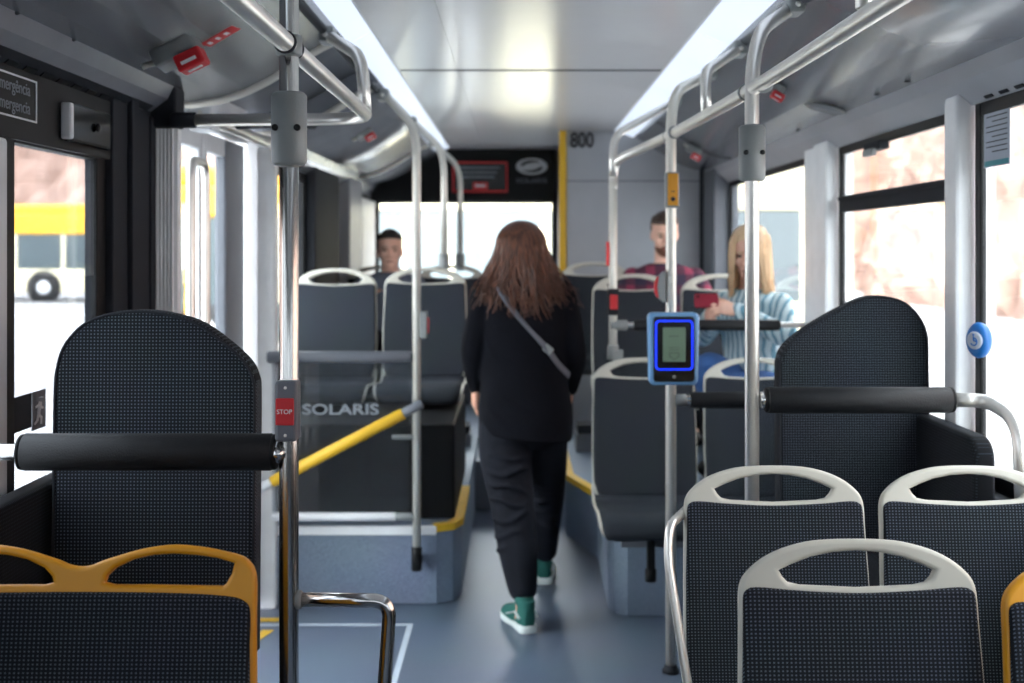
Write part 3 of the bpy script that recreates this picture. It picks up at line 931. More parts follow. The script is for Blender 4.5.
# second left pole: hangs in front of the podium
t = thing('grab_pole', (-.418, 5.0, .16), 'steel pole at the corner of the left podium, ending in a black foot', 'grab pole', 'vertical grab poles')
obj('pole', MB().tube([(-.57, 5.25, 2.17), (-.418, 5.0, 2.0), (-.418, 5.0, .24)], .0175, .12), M['litsteel'], t)
mount(-.585, 5.27, 2.17, t, -1)
obj('pole_foot', MB().cyl((-.418, 5.0, .16), (-.418, 5.0, .26), .022).box(-.43, -.406, 5.0, 5.062, .18, .22), M['black'], t, label='black pole foot')
obj('stop_button_housing', MB().box(-.403, -.373, 4.97, 5.02, 1.13, 1.24), M['cast'], t, bevel=.005)
obj('stop_button', MB().box(-.374, -.366, 4.98, 5.01, 1.15, 1.215), M['red'], t, bevel=.002)
# third and fourth left poles end on the seat handles
for (x, y, zt, yy, lab) in ((-.375, 6.17, 1.405, 6.45, 'steel pole rising from the seat handle behind the left partition'),
                            (-.352, 7.45, 1.40, 7.75, 'thin steel pole rising from the rearmost left seat handle')):
    t = thing('grab_pole', (x, y, zt), lab, 'grab pole', 'vertical grab poles')
    obj('pole', MB().tube([(x - .18, yy, 2.18), (x, y, 2.0), (x, y, zt + .03)], .017, .12), M['litsteel'], t)
    mount(x - .19, yy + .02, 2.18, t, -1)
    obj('seat_clamp', MB().cyl((x, y, zt - .01), (x, y, zt + .07), .027).box(x - .02, x + .02, y - .025, y + .025, zt - .035, zt + .0), M['cast'], t)

# right overhead rail
t = thing('overhead_rail', (.6, 2.5, 1.92), 'steel overhead handrail on the right running past three poles', 'handrail')
rail = [(.66, -.6, 1.925), (.64, 2.06, 1.925), (.61, 3.1, 1.915), (.552, 4.28, 1.91), (.50, 4.75, 1.90), (.415, 5.0, 1.86), (.40, 5.0, 1.75)]
obj('rail', MB().sweep([p for p in spline(rail, 8)], RP, 18), M['steel'], t)
for (x, y, z) in ((.622, 3.02, 1.915), (.607, 3.18, 1.915), (.553, 4.22, 1.91), (.55, 4.35, 1.91)):
    obj('joint_ring', MB().cyl((x, y - .008, z), (x, y + .008, z), .0225), M['cast'], t)
obj('hanger', MB().tube([(.755, 4.1, 2.18), (.583, 3.72, 2.05), (.583, 3.7, 1.92)], .0165, .12), M['steel'], t)
mount(.76, 4.12, 2.18, t, 1)
obj('hanger', MB().tube([(.727, 5.55, 2.18), (.40, 5.0, 1.97), (.40, 5.0, 1.80)], .0165, .16), M['steel'], t)
mount(.735, 5.57, 2.18, t, 1)
obj('hanger', MB().cyl((.637, 2.2, 1.94), (.637, 2.2, 2.22), .0165), M['steel'], t)
# near right pole
t = thing('grab_pole', (.607, 3.1, 0), 'steel floor pole with a grey sleeve joint beside the right padded bar', 'grab pole', 'vertical grab poles')
obj('pole', MB().tube([(.772, 3.40, 2.18), (.607, 3.1, 2.05), (.607, 3.1, 0.0)], RP, .15, 24), M['steel'], t)
mount(.78, 3.38, 2.18, t, 1)
sleeve(.607, 3.1, 1.675, 1.82, t)
obj('foot_flange', MB().lathe([(.045, 0.001), (.045, .01), (.024, .02), (.02, .03)], 24, Matrix.Translation((.607, 3.1, 0))), M['cast'], t)
# middle right pole
t = thing('grab_pole', (.545, 4.25, 0), 'steel floor pole carrying the ticket reader and an orange stop button', 'grab pole', 'vertical grab poles')
obj('pole', MB().tube([(.742, 4.68, 2.18), (.545, 4.25, 2.05), (.545, 4.25, 0.0)], RP, .15, 20), M['litsteel'], t)
mount(.75, 4.68, 2.18, t, 1)
obj('foot_flange', MB().lathe([(.03, 0.001), (.03, .01), (.024, .02), (.02, .03)], 24, Matrix.Translation((.545, 4.25, 0))), M['darkgrey'], t)
b = obj('call_button_housing', MB().box(.522, .57, 4.205, 4.26, 1.645, 1.77), M['cast'], t, bevel=.006)
obj('call_button', MB().box(.528, .564, 4.198, 4.206, 1.652, 1.765), M['yellow'], b, bevel=.003, label='orange call button')
obj('button_mark', MB().cyl((.546, 4.199, 1.675), (.546, 4.1965, 1.675), .008, 16).box(.54, .552, 4.1965, 4.199, 1.70, 1.703), M['darktext'], b)
lens = [(.012 + .0 * k, 0) for k in ()] + [(.014 * math.cos(a) - .004, .055 * math.sin(a)) for a in [math.pi * k / 12 - math.pi / 2 for k in range(13)]]
b = obj('side_button_housing', plate([(.004, .055), (-.012, .040), (-.018, .0), (-.012, -.040), (.004, -.055), (.012, -.055), (.012, .055)][::-1], [], .036, .004, face_cam(.513, 4.25, 1.365)), M['cast'], t)
obj('side_button', plate([(-.010, .038), (-.018, .036), (-.026, .018), (-.028, 0), (-.026, -.018), (-.018, -.036), (-.010, -.038)][::-1], [], .028, .003, face_cam(.513, 4.25, 1.365)), M['red'], b, label='red button face')
# rear right pole
t = thing('grab_pole', (.40, 5.0, 1.03), 'steel pole ending on the seat handle beside the walking woman, with a red button', 'grab pole', 'vertical grab poles')
obj('pole', MB().cyl((.40, 5.0, 1.78), (.40, 5.0, 1.05), .0175), M['litsteel'], t)
obj('stop_button_housing', MB().box(.378, .422, 4.965, 5.02, 1.225, 1.335), M['darkgrey'], t, bevel=.005)
obj('stop_button', MB().box(.384, .416, 4.955, 4.967, 1.25, 1.31), M['red'], t, bevel=.003)
obj('stop_button', MB().box(.372, .384, 4.985, 5.015, 1.43, 1.53), M['redsign'], t, bevel=.003)
obj('seat_clamp', MB().cyl((.40, 5.0, 1.04), (.40, 5.0, 1.10), .024).box(.40, .44, 4.97, 5.0, 1.035, 1.08), M['cast'], t)

# padded bars
def padbar(name_lab, p0, p1, rpad, t0, t1, rt=.016, loc=None, ring=True, mat_='rubber'):
    """tube p0..p1 with a pad between fractions t0 and t1"""
    p0 = Vector(p0); p1 = Vector(p1)
    t = thing('padded_bar', tuple((p0 + p1) / 2), name_lab, 'padded bar')
    obj('bar', MB().cyl(p0, p1, rt), M['chrome'], t)
    obj('pad', MB().cyl(p0.lerp(p1, t0), p0.lerp(p1, t1), rpad, 32, .006), M[mat_], t)
    for f_ in (t0, t1):
        q = p0.lerp(p1, f_); d = (p1 - p0).normalized() * .004
        obj('end_collar', MB().cyl(q - d, q + d, rpad * .96, 28), M['black'], t)
    return t
t = padbar('black padded horizontal bar in front of the left headrest board', (-1.12, 2.3, 1.111), (-.455, 2.3, 1.111), .0355, .26, .985)
obj('pole_socket', MB().cyl((-.468, 2.3, 1.111), (-.452, 2.3, 1.111), .021).sphere((-.455, 2.28, 1.111), .013), M['chrome'], t)
t = padbar('black padded horizontal bar in front of the right headrest board', (.628, 3.1, 1.11), (1.13, 3.1, 1.11), .0335, .035, .985)
obj('bent_end', MB().tube([(1.125, 3.1, 1.11), (1.21, 3.09, 1.11), (1.235, 2.95, 1.08), (1.235, 2.93, .87)], .0185, .10), M['steel'], t)
obj('pole_socket', MB().cyl((.627, 3.1, 1.11), (.645, 3.1, 1.11), .022), M['chrome'], t)
t = padbar('dark padded bar just below the ticket reader, reaching to the right wall', (.565, 4.25, .965), (1.26, 4.25, .965), .029, .075, .96)
obj('pole_socket', MB().cyl((.56, 4.25, .965), (.60, 4.25, .965), .021), M['cast'], t)
t = padbar('dark padded bar at chest height in front of the blonde woman', (.415, 5.0, 1.183), (1.25, 5.0, 1.183), .023, .09, .81, .012)
obj('pole_socket', MB().cyl((.39, 5.0, 1.183), (.46, 5.0, 1.183), .022), M['cast'], t)

# left partition: bar, glass, bottom rail
t = thing('partition_screen', (-.72, 5.0, .38), 'glass partition with pale lettering below a dark bar, in front of the left podium', 'partition')
obj('top_bar', MB().cyl((-1.04, 5.0, 1.05), (-.44, 5.0, 1.05), .025), M['midgrey'], t)
obj('glass_pane', MB().box(-1.02, -.45, 4.998, 5.004, .405, 1.03), M['pane'], t)
obj('bottom_rail', MB().cyl((-1.02, 5.0, .385), (-.505, 5.0, .385), .018), M['white'], t, label='white bottom rail')
obj('rail_end', MB().cyl((-.505, 5.0, .385), (-.43, 5.0, .385), .017), M['cast'], t)
obj('side_clip', MB().cyl((-.52, 4.99, .718), (-.43, 4.99, .718), .010), M['cast'], t)
text('lettering', 'SOLARIS', .062, face_cam(-.735, 4.9955, .83), M['dimtext'], t, sx=1.38, bold=.0012)
# yellow swing bar
t = thing('yellow_safety_bar', (-.72, 4.9, .55), 'yellow slanting safety bar with grey end in front of the left partition', 'safety bar')
a = Vector((-1.03, 4.88, .535)); b = Vector((-.385, 4.88, .872)); 
obj('bar', MB().cyl(a.lerp(b, .05), a.lerp(b, .88), .0235), M['stripe'], t)
obj('end_tube', MB().cyl(a.lerp(b, .88), b, .0195), M['midgrey'], t)
obj('end_tube', MB().cyl(a.lerp(b, -.03), a.lerp(b, .05), .018), M['silver'], t)
obj('pivot', MB().cyl(b.lerp(a, .08), (-.418, 4.985, .86), .012), M['cast'], t)

# low side guards
t = thing('low_guard_rail', (-.33, 2.3, 0), 'low chrome guard tube bending down to the right of the near left pole', 'guard rail')
obj('tube', MB().tube([(-.422, 2.3, .828), (-.243, 2.3, .826), (-.262, 2.3, .55), (-.262, 2.3, .0)], .0135, .035, 18), M['chrome'], t)
obj('tube_socket', MB().cyl((-.424, 2.3, .828), (-.412, 2.3, .828), .018), M['cast'], t)
t = thing('low_guard_rail', (.37, 2.72, 0), 'grey armrest tube on the aisle side of the grey seat by the near right pole', 'guard rail')
obj('tube', MB().tube([(.42, 2.86, .895), (.345, 2.72, .872), (.340, 2.70, .80), (.388, 2.62, .45), (.40, 2.66, .42)], .0105, .03, 18), M['steel'], t)
obj('tube_socket', MB().cyl((.405, 2.82, .889), (.425, 2.865, .896), .016), M['darkgrey'], t)

# ticket reader
t = thing('ticket_reader', (.547, 4.2, 1.03), 'pale blue ticket reader with a lit blue ring and green screen on the pole', 'ticket reader')
Tv = face_cam(.541, 4.165, 1.155) 
def rrect(w_, h_, r, n=6):
    pts = []
    for (cx_, cy_, a0) in ((w_ / 2 - r, h_ / 2 - r, 0), (-w_ / 2 + r, h_ / 2 - r, 90), (-w_ / 2 + r, -h_ / 2 + r, 180), (w_ / 2 - r, -h_ / 2 + r, 270)):
        for k in range(n + 1):
            a = R(a0 + 90 * k / n); pts.append((cx_ + r * math.cos(a), cy_ + r * math.sin(a)))
    return pts
shell_ = [(x * (1 + .03 * (y / .125)), y) for x, y in rrect(.172, .25, .018)]
obj('housing', plate(shell_, [], .06, .01, Tv), M['lightblue'], t)
obj('front_panel', plate(rrect(.142, .225, .012), [], .006, .002, Tv @ Matrix.Translation((0, 0, .031))), M['blackgloss'], t)
obj('lit_ring', plate([(x, y + .014) for x, y in rrect(.130, .172, .014)], [[(x, y + .014) for x, y in rrect(.120, .162, .011)]], .004, .001, Tv @ Matrix.Translation((0, 0, .035))), M['bluelit'], t, label='glowing blue ring')
obj('screen', plate([(x, y + .016) for x, y in rrect(.078, .118, .003)], [], .003, .0008, Tv @ Matrix.Translation((0, 0, .035))), M['lcd'], t, label='greenish screen')
m = MB()
def seg_(a, b, r=.0012):
    m.cyl(Tv @ Vector((*a, .0372)), Tv @ Vector((*b, .0372)), r, 6)
seg_((-.018, .045), (.018, .045)); seg_((-.02, .006), (.02, .006), .0008); seg_((-.016, -.002), (.016, -.002), .0008)
pts = [(-.016, -.012), (.016, -.012), (.016, -.024), (0, -.036), (-.016, -.024), (-.016, -.012)]
for p, q in zip(pts[:-1], pts[1:]): seg_(p, q)
obj('screen_marks', m, M['darktext'], t)
obj('card_symbol', MB().cyl(Tv @ Vector((0, -.095, .034)), Tv @ Vector((0, -.095, .036)), .006, 16), M['cast'], t)
obj('pole_bracket', MB().box(.515, .575, 4.19, 4.235, 1.10, 1.21), M['darkgrey'], t, bevel=.006)
# ================================================================== SEATS
# seat frame: x across, z up from the seat's floor, facing -Y; the back's top edge is at y = 0, z = 1.0
def back_outline():
    half = [(0, 0), (.045, -.001), (.085, -.005), (.13, -.017), (.165, -.034), (.19, -.054), (.203, -.072), (.208, -.095), (.209, -.14)]
    top = [Vector((p.x, p.y, 0)) for p in spline([(-x, y, 0) for x, y in reversed(half)] + [(x, y, 0) for x, y in half[1:]], 3)]
    low = [Vector((.2125, -.25, 0)), Vector((.2145, -.38, 0)), Vector((.212, -.50, 0)), Vector((.20, -.56, 0)), Vector((-.20, -.56, 0)), Vector((-.212, -.50, 0)), Vector((-.2145, -.38, 0)), Vector((-.2125, -.25, 0))]
    return top + low
def hole():
    up = [(-.137, -.053), (-.115, -.043), (-.08, -.030), (-.04, -.022), (0, -.0195), (.04, -.022), (.08, -.030), (.115, -.043), (.137, -.053)]
    dn = [(.131, -.064), (.121, -.074), (.10, -.0785), (0, -.083), (-.10, -.0785), (-.121, -.074), (-.131, -.064)]
    return [Vector((*p, 0)) for p in up + dn]
def pad_outline():
    tp = spline([(-.203, -.13, 0), (-.202, -.098, 0), (-.196, -.086, 0), (-.175, -.081, 0), (-.1, -.087, 0), (0, -.091, 0), (.1, -.087, 0), (.175, -.081, 0), (.196, -.086, 0), (.202, -.098, 0), (.203, -.13, 0)], 4)
    return tp + [Vector(p) for p in ((.208, -.25, 0), (.210, -.38, 0), (.208, -.50, 0), (.19, -.555, 0), (-.19, -.555, 0), (-.208, -.50, 0), (-.210, -.38, 0), (-.208, -.25, 0))]
TILT = R(9)
Tback = Matrix.Translation((0, 0, 1.0)) @ Matrix.Rotation(-TILT * -1, 4, 'X')
# frame: outline y (down) -> down and towards -Y by the tilt
Tback = Matrix.Translation((0, 0, 1.0)) @ Matrix.Rotation(R(90) - TILT, 4, 'X')
# lower end of the back sits at about y = -.08
def pan_mesh(w, lift, x_in=0.0, front_ext=0.0, thick=.028):
    """cushion-like sheet following the seat profile (y, z)"""
    prof = spline([(0, -.062, .50), (0, -.080, .46), (0, -.110, .434), (0, -.17, .423), (0, -.27, .427), (0, -.37, .436), (0, -.43, .433), (0, -.468, .415), (0, -.480, .385), (0, -.473, .368)], 4)
    n = len(prof); m = MB(); nu = 12
    top = []; bot = []
    for i, p in enumerate(prof):
        a = prof[max(0, i - 1)]; b = prof[min(n - 1, i + 1)]
        t_ = (b - a).normalized(); nn = Vector((0, -t_.z, t_.y)) * (-1)
        if nn.z < 0 and abs(nn.z) > .3: nn = -nn
        if i < n * .25 and nn.y > 0: nn = -nn
        if i > n * .75 and nn.y > 0: nn = -nn
        f_ = i / (n - 1)
        hw = w * (1.0 if f_ < .6 else 1.0 - .12 * ((f_ - .6) / .4) ** 2.2)
        r1 = []; r2 = []
        for k in range(nu + 1):
            u = -1 + 2 * k / nu
            ed = (1 - abs(u) ** 6)
            sh = .010 * abs(u) ** 2
            r1.append(Vector((u * hw, p.y, p.z)) + nn * (lift * ed + sh))
            r2.append(Vector((u * hw, p.y, p.z)) - nn * thick * (.35 + .65 * ed) + nn * sh)
        top.append(r1); bot.append(r2)
    W = nu + 1
    for r_ in top: m.v += r_
    for r_ in bot: m.v += r_
    N = n * W
    for i in range(n - 1):
        for k in range(nu):
            a = i * W + k
            m.f.append([a, a + 1, a + W + 1, a + W]); m.sm.append(True)
            m.f.append([N + a, N + a + W, N + a + W + 1, N + a + 1]); m.sm.append(True)
    for i in range(n - 1):
        a = i * W; m.f.append([a, a + W, N + a + W, N + a]); m.sm.append(True)
        a = i * W + nu; m.f.append([a, N + a, N + a + W, a + W]); m.sm.append(True)
    for k in range(nu):
        m.f.append([k, N + k, N + k + 1, k + 1]); m.sm.append(True)
        a = (n - 1) * W + k; m.f.append([a, a + 1, N + a + 1, N + a]); m.sm.append(True)
    return m, prof

def make_seat(matname, label, group):
    t = thing('bus_seat', (0, 0, 0), label, 'bus seat', group)
    fr = plate(back_outline(), [hole()], .026, .008, Tback)
    obj('back_frame', fr, M[matname], t, world=False)
    pd = plate(pad_outline(), [], .022, .008, Tback @ Matrix.Translation((0, 0, .013)))
    obj('back_cushion', pd, M['fabric'], t, world=False)
    m, prof = pan_mesh(.205, .012)
    obj('seat_cushion', m, M['fabric'], t, world=False)
    # pale trim line around the seat pan
    def edge(u, hw):
        out = []
        n = len(prof)
        for i, p in enumerate(prof[2:]):
            f_ = (i + 2) / (n - 1)
            out.append(Vector((u * hw * (1.0 if f_ < .6 else 1.0 - .12 * ((f_ - .6) / .4) ** 2.2), p.y, p.z + .008)))
        return out
    e = edge(-1, .211) + list(reversed(edge(1, .211)))
    e = fillet(e, .03, 3) if False else e
    obj('pan_trim', MB().sweep(e, .0065, 8), M[matname], t, world=False)
    m = MB().box(-.16, .16, -.40, -.10, .375, .405).cyl((0, -.24, .06), (0, -.24, .38), .03, 18).box(-.12, .12, -.34, -.14, .0, .05)
    obj('pedestal', m, M['darkgrey'], t, world=False, bevel=.004)
    return t
def copy_thing(src, **kw):
    c = src.copy(); COL.objects.link(c)
    for ch in list(src.children):
        d = ch.copy(); COL.objects.link(d); d.parent = c
        for g_ in list(ch.children):
            e = g_.copy(); COL.objects.link(e); e.parent = d
    for k, v in kw.items(): c[k] = v
    return c
G1 = 'grey framed bus seats facing the camera'
cream0 = make_seat('cream', 'nearest grey-framed seat at the bottom right, with weave pattern', G1)
seats = [  # x, y, base z, label
    (.596, 2.12, -.012, 'nearest grey-framed bus seat, low in the right foreground'),
    (.595, 2.80, -.005, 'grey-framed bus seat touching the foot of the near right pole'),
    (1.048, 2.80, -.005, 'grey-framed bus seat in the second row at the right wall'),
    (.519, 4.95, .052, 'grey-framed bus seat with a pole ending on its handle, left of the ticket reader'),
    (.975, 4.95, .052, 'grey-framed bus seat with blue jeans showing through its handle opening'),
    (.590, 6.10, .373, 'raised grey-framed bus seat directly in front of the man in the plaid shirt'),
    (1.040, 6.10, .373, 'raised grey-framed bus seat beside the woman with the phone'),
    (.475, 7.34, .42, 'raised grey-framed bus seat by the yellow corner of the number panel'),
    (.905, 7.22, .36, 'raised grey-framed bus seat the man in plaid sits on'),
    (-.925, 6.15, .40, 'raised grey-framed bus seat behind the partition, nearer the door'),
    (-.468, 6.15, .405, 'raised grey-framed bus seat behind the partition, nearer the aisle'),
    (-.845, 7.45, .395, 'raised grey-framed bus seat the young man leans in, by the rear window'),
    (-.405, 7.45, .40, 'raised grey-framed bus seat by the aisle, just left of the woman\'s head'),
]
for i, (x, y, z, lab) in enumerate(seats):
    o = cream0 if i == 0 else copy_thing(cream0)
    o['label'] = lab
    o.location = (x, y, z)
# stub posts from the podium up to the raised seats
for i, (x, y, z, lab) in enumerate(seats):
    if z > .05 and z < .2 or z > .3:
        pod = .33 if x < 0 else .315
        if y < 5.4: pod = 0.0
        top = z + .002
        if top - pod > .012:
            ch = MB().box(-.13, .13, -.35, -.13, pod - z, .0) if y > 5.4 else MB().cyl((-.04, -.22, -z), (-.04, -.22, .01), .03, 16)
            p = [o for o in COL.objects if o.name.startswith('bus_seat') and o.get('label') == lab][0]
            obj('seat_post', ch, M['midgrey'], p, world=False)
for o in [o for o in COL.objects if o.name.startswith('bus_seat') and 4.9 < o.location.y < 5.0]:
    for ch in list(o.children):
        if ch.name.startswith('pedestal') or ch.name.startswith('seat_post'): bpy.data.objects.remove(ch)
# yellow single seat at the right edge
ys = make_seat('yellow', 'yellow-framed bus seat cut off by the right edge', 'yellow framed bus seats')
ys['label'] = 'yellow-framed bus seat at the right picture edge, beside the nearest grey seat'
ys.location = (1.035, 2.06, -.02)
del ys['group']
# wide yellow seat with two handle arcs
t = thing('wide_bus_seat', (-.742, 2.05, -.005), 'wide yellow-framed bus seat with two handle openings in the left foreground', 'bus seat')
Rr = [(0, -.036), (.02, -.033), (.04, -.025), (.09, -.010), (.125, -.003), (.158, 0), (.20, -.003), (.24, -.010), (.272, -.018), (.287, -.028), (.296, -.042), (.300, -.065), (.301, -.12)]
full = [(-x, y, 0) for x, y in reversed(Rr[1:])] + [(x, y, 0) for x, y in Rr]
outw = spline(full, 3) + [Vector(p) for p in ((.308, -.3, 0), (.306, -.50, 0), (.29, -.56, 0), (-.29, -.56, 0), (-.306, -.50, 0), (-.308, -.3, 0))]
hr = [(.043, -.062), (.046, -.052), (.060, -.038), (.09, -.024), (.125, -.0165), (.158, -.0145), (.20, -.017), (.235, -.022), (.262, -.030), (.258, -.048), (.249, -.064), (.243, -.068), (.20, -.0675), (.12, -.066), (.06, -.066)]
holes = [[Vector((x, y, 0)) for x, y in hr], [Vector((-x, y, 0)) for x, y in reversed(hr)]]
obj('back_frame', plate(outw, holes, .026, .008, Tback), M['yellow'], t, world=False)
pt = spline([(-.294, -.16, 0), (-.293, -.11, 0), (-.283, -.092, 0), (-.25, -.083, 0), (-.15, -.078, 0), (0, -.0765, 0), (.15, -.078, 0), (.25, -.083, 0), (.283, -.092, 0), (.293, -.11, 0), (.294, -.16, 0)], 4) + [Vector(p) for p in ((.300, -.3, 0), (.298, -.50, 0), (.28, -.55, 0), (-.28, -.55, 0), (-.298, -.50, 0), (-.300, -.3, 0))]
obj('back_cushion', plate(pt, [], .022, .008, Tback @ Matrix.Translation((0, 0, .013))), M['fabric'], t, world=False)
m, prof = pan_mesh(.29, .014)
obj('seat_cushion', m, M['fabric'], t, world=False)
obj('pedestal', MB().box(-.24, .24, -.40, -.10, .375, .405).cyl((0, -.24, .04), (0, -.24, .38), .035, 18).box(-.16, .16, -.36, -.12, .006, .05), M['darkgrey'], t, world=False, bevel=.004)

# headrest boards of the wheelchair bays
def board(x, y, pts, lab, w):
    t = thing('headrest_board', (x, y, 0), lab, 'backrest board', 'tall headrest boards')
    zt = 1.365
    tp = spline([(a, b, 0) for a, b in pts], 5)
    out_ = tp + [Vector((pts[-1][0], .62 - zt, 0)), Vector((pts[0][0], .62 - zt, 0))]
    T = Matrix.Translation((0, 0, zt)) @ Matrix.Rotation(R(88), 4, 'X')
    obj('cushion', plate(out_, [], .075, .014, T @ Matrix.Translation((0, 0, -.036))), M['fabric'], t, world=False)
    cxm = sum(p[0] for p in pts) / len(pts)
    # piping where the front cloth meets the side cloth
    ring = [Vector((p.x * .985, p.y - .004, .0)) for p in tp]
    obj('piping', MB().sweep([T @ (p + Vector((0, 0, .0))) for p in [Vector((pts[0][0] * .985, -.70, 0))] + ring + [Vector((pts[-1][0] * .985, -.70, 0))]], .0035, 6), M['darkgrey'], t, world=False)
    obj('back_shell', plate([(p.x * .97, p.y * 1.0 - .01) for p in out_], [], .02, .004, T @ Matrix.Translation((0, 0, -.085))), M['black'], t, world=False)
    for sx in (-.12, .12):
        obj('leg', MB().box(sx - .02, sx + .02, .04, .08, .002, .70), M['darkgrey'], t, world=False, bevel=.004)
    obj('foot_bar', MB().box(-.18, .18, .02, .11, .001, .03), M['darkgrey'], t, world=False, bevel=.004)
    return t
# outline from left to right, z below the top
s = 458; bl_ = [(55, 500), (55, 400), (57, 367), (66, 342), (88, 321), (120, 312), (155, 312), (195, 322), (225, 342), (246, 361), (255, 378), (257, 400), (257, 500)]
board(-.79, 2.62, [((a - 155.5) / s, -(b - 312) / s) for a, b in bl_], 'tall patterned headrest board with a rounded lopsided top behind the left padded bar', .44)
s = 343; br_ = [(778, 480), (778, 374), (779, 358), (784, 346), (796, 334), (820, 318), (846, 304), (864, 296), (881, 294), (903, 299), (918, 312), (927, 331), (928, 360), (928, 480)]
board(.98, 3.5, [((a - 853) / s, -(b - 294) / s) for a, b in br_], 'tall patterned headrest board with a rounded lopsided top behind the right padded bar', .44)

# fold-down seat backs along the side walls
def side_back(x0, x1, y0, y1, z0, z1, lab):
    t = thing('wall_seat', ((x0 + x1) / 2, (y0 + y1) / 2, 0), lab, 'fold-down seat')
    Tm = Matrix.Translation(((x0 + x1) / 2, 0, 0)) @ Matrix.Rotation(R(90), 4, 'Z') @ Matrix.Rotation(R(90), 4, 'X')
    r = .06
    pts = []
    for (cy_, cz_, a0) in ((y1 - r, z1 - r, 0), (y0 + r, z1 - r, 90), (y0 + .03, z0 + .03, 180), (y1 - .03, z0 + .03, 270)):
        rr_ = r if cz_ > (z0 + z1) / 2 else .03
        for k in range(7):
            a = R(a0 + 15 * k); pts.append((cy_ + rr_ * math.cos(a), cz_ + rr_ * math.sin(a)))
    obj('back_pad', plate(pts, [], abs(x1 - x0), .015, Tm), M['fabric_side'], t)
    s_ = 1 if x0 > 0 else -1
    obj('wall_bracket', MB().box(x1 if s_ > 0 else x0, (XR if s_ > 0 else XL), y0 + .15, y0 + .25, z0 + .1, z1 - .1).box(x1 if s_ > 0 else x0, (XR if s_ > 0 else XL), y1 - .25, y1 - .15, z0 + .1, z1 - .1), M['darkgrey'], t)
    sx0, sx1 = (x0 - .045, x0 + .0) if s_ > 0 else (x1, x1 + .045)
    obj('folded_seat', plate([(p[0], p[1] * .55 - .02) for p in pts], [], .05, .012, Matrix.Translation(((sx0 + sx1) / 2, 0, 0)) @ Matrix.Rotation(R(90), 4, 'Z') @ Matrix.Rotation(R(90), 4, 'X')), M['fabric_side'], t)
    return t
side_back(1.16, 1.215, 3.04, 4.15, .60, 1.02, 'dark fold-down seat back along the right wall below the window')
side_back(-1.085, -1.03, 1.75, 3.25, .60, .985, 'dark ribbed fold-down seat back along the left wall below the window')
# floor-level box under the mid seats: foot pedal-like brackets
t = thing('seat_bracket', (.53, 4.7, 0), 'dark blue-black bracket hanging under the seat left of the middle pole', 'bracket')
obj('strut', MB().box(.50, .53, 4.60, 4.64, .26, .38), M['black'], t, bevel=.005)
obj('strut_foot', MB().cyl((.515, 4.62, .22), (.515, 4.62, .27), .022), M['black'], t)
obj('cross_bar', MB().box(.40, 1.15, 4.62, 4.66, .35, .385), M['midgrey'], t, bevel=.004)
# ================================================================== OUTSIDE
struct('ground', MB().box(-150, 150, -60, 150, -.55, -.35), M['ground'])
def slope(name, path, h, depth, lab=None):
    """rough embankment: a strip following the path, rising and leaning back"""
    m = MB(); nu, nv = 90, 22
    P = spline([(x, y, 0) for x, y in path], 30)
    r_ = random.Random(len(name))
    ph = [r_.uniform(0, 6.28) for _ in range(12)]
    nu = len(P) - 1
    for i, p in enumerate(P):
        a = P[max(0, i - 1)]; b = P[min(nu, i + 1)]; d = (b - a).normalized(); n = Vector((d.y, -d.x, 0))
        for j in range(nv + 1):
            v = j / nv
            q = .6 * math.sin(i * .9 + ph[0] + j * .5) + .4 * math.sin(i * 2.3 + ph[1] + j * 1.3) + .3 * r_.uniform(-1, 1)
            m.v.append(p + n * (depth * v + q * .5) + Vector((0, 0, -.36 + h * v * (1 + .04 * math.sin(i * .7)))))
    for i in range(nu):
        for j in range(nv):
            a = i * (nv + 1) + j
            m.f.append([a, a + 1, a + nv + 2, a + nv + 1]); m.sm.append(False)
    return struct(name, m, M['rock'])
slope('ground_embankment_right', [(13, -10), (13, 20), (13.5, 45), (20, 70)], 14, 5)
slope('ground_embankment_left', [(-90, 62), (-50, 64), (-20, 62), (0, 66), (30, 68)], 22, -9)
slope('ground_embankment_side', [(-46, -10), (-44, 20), (-46, 62)], 16, -6)

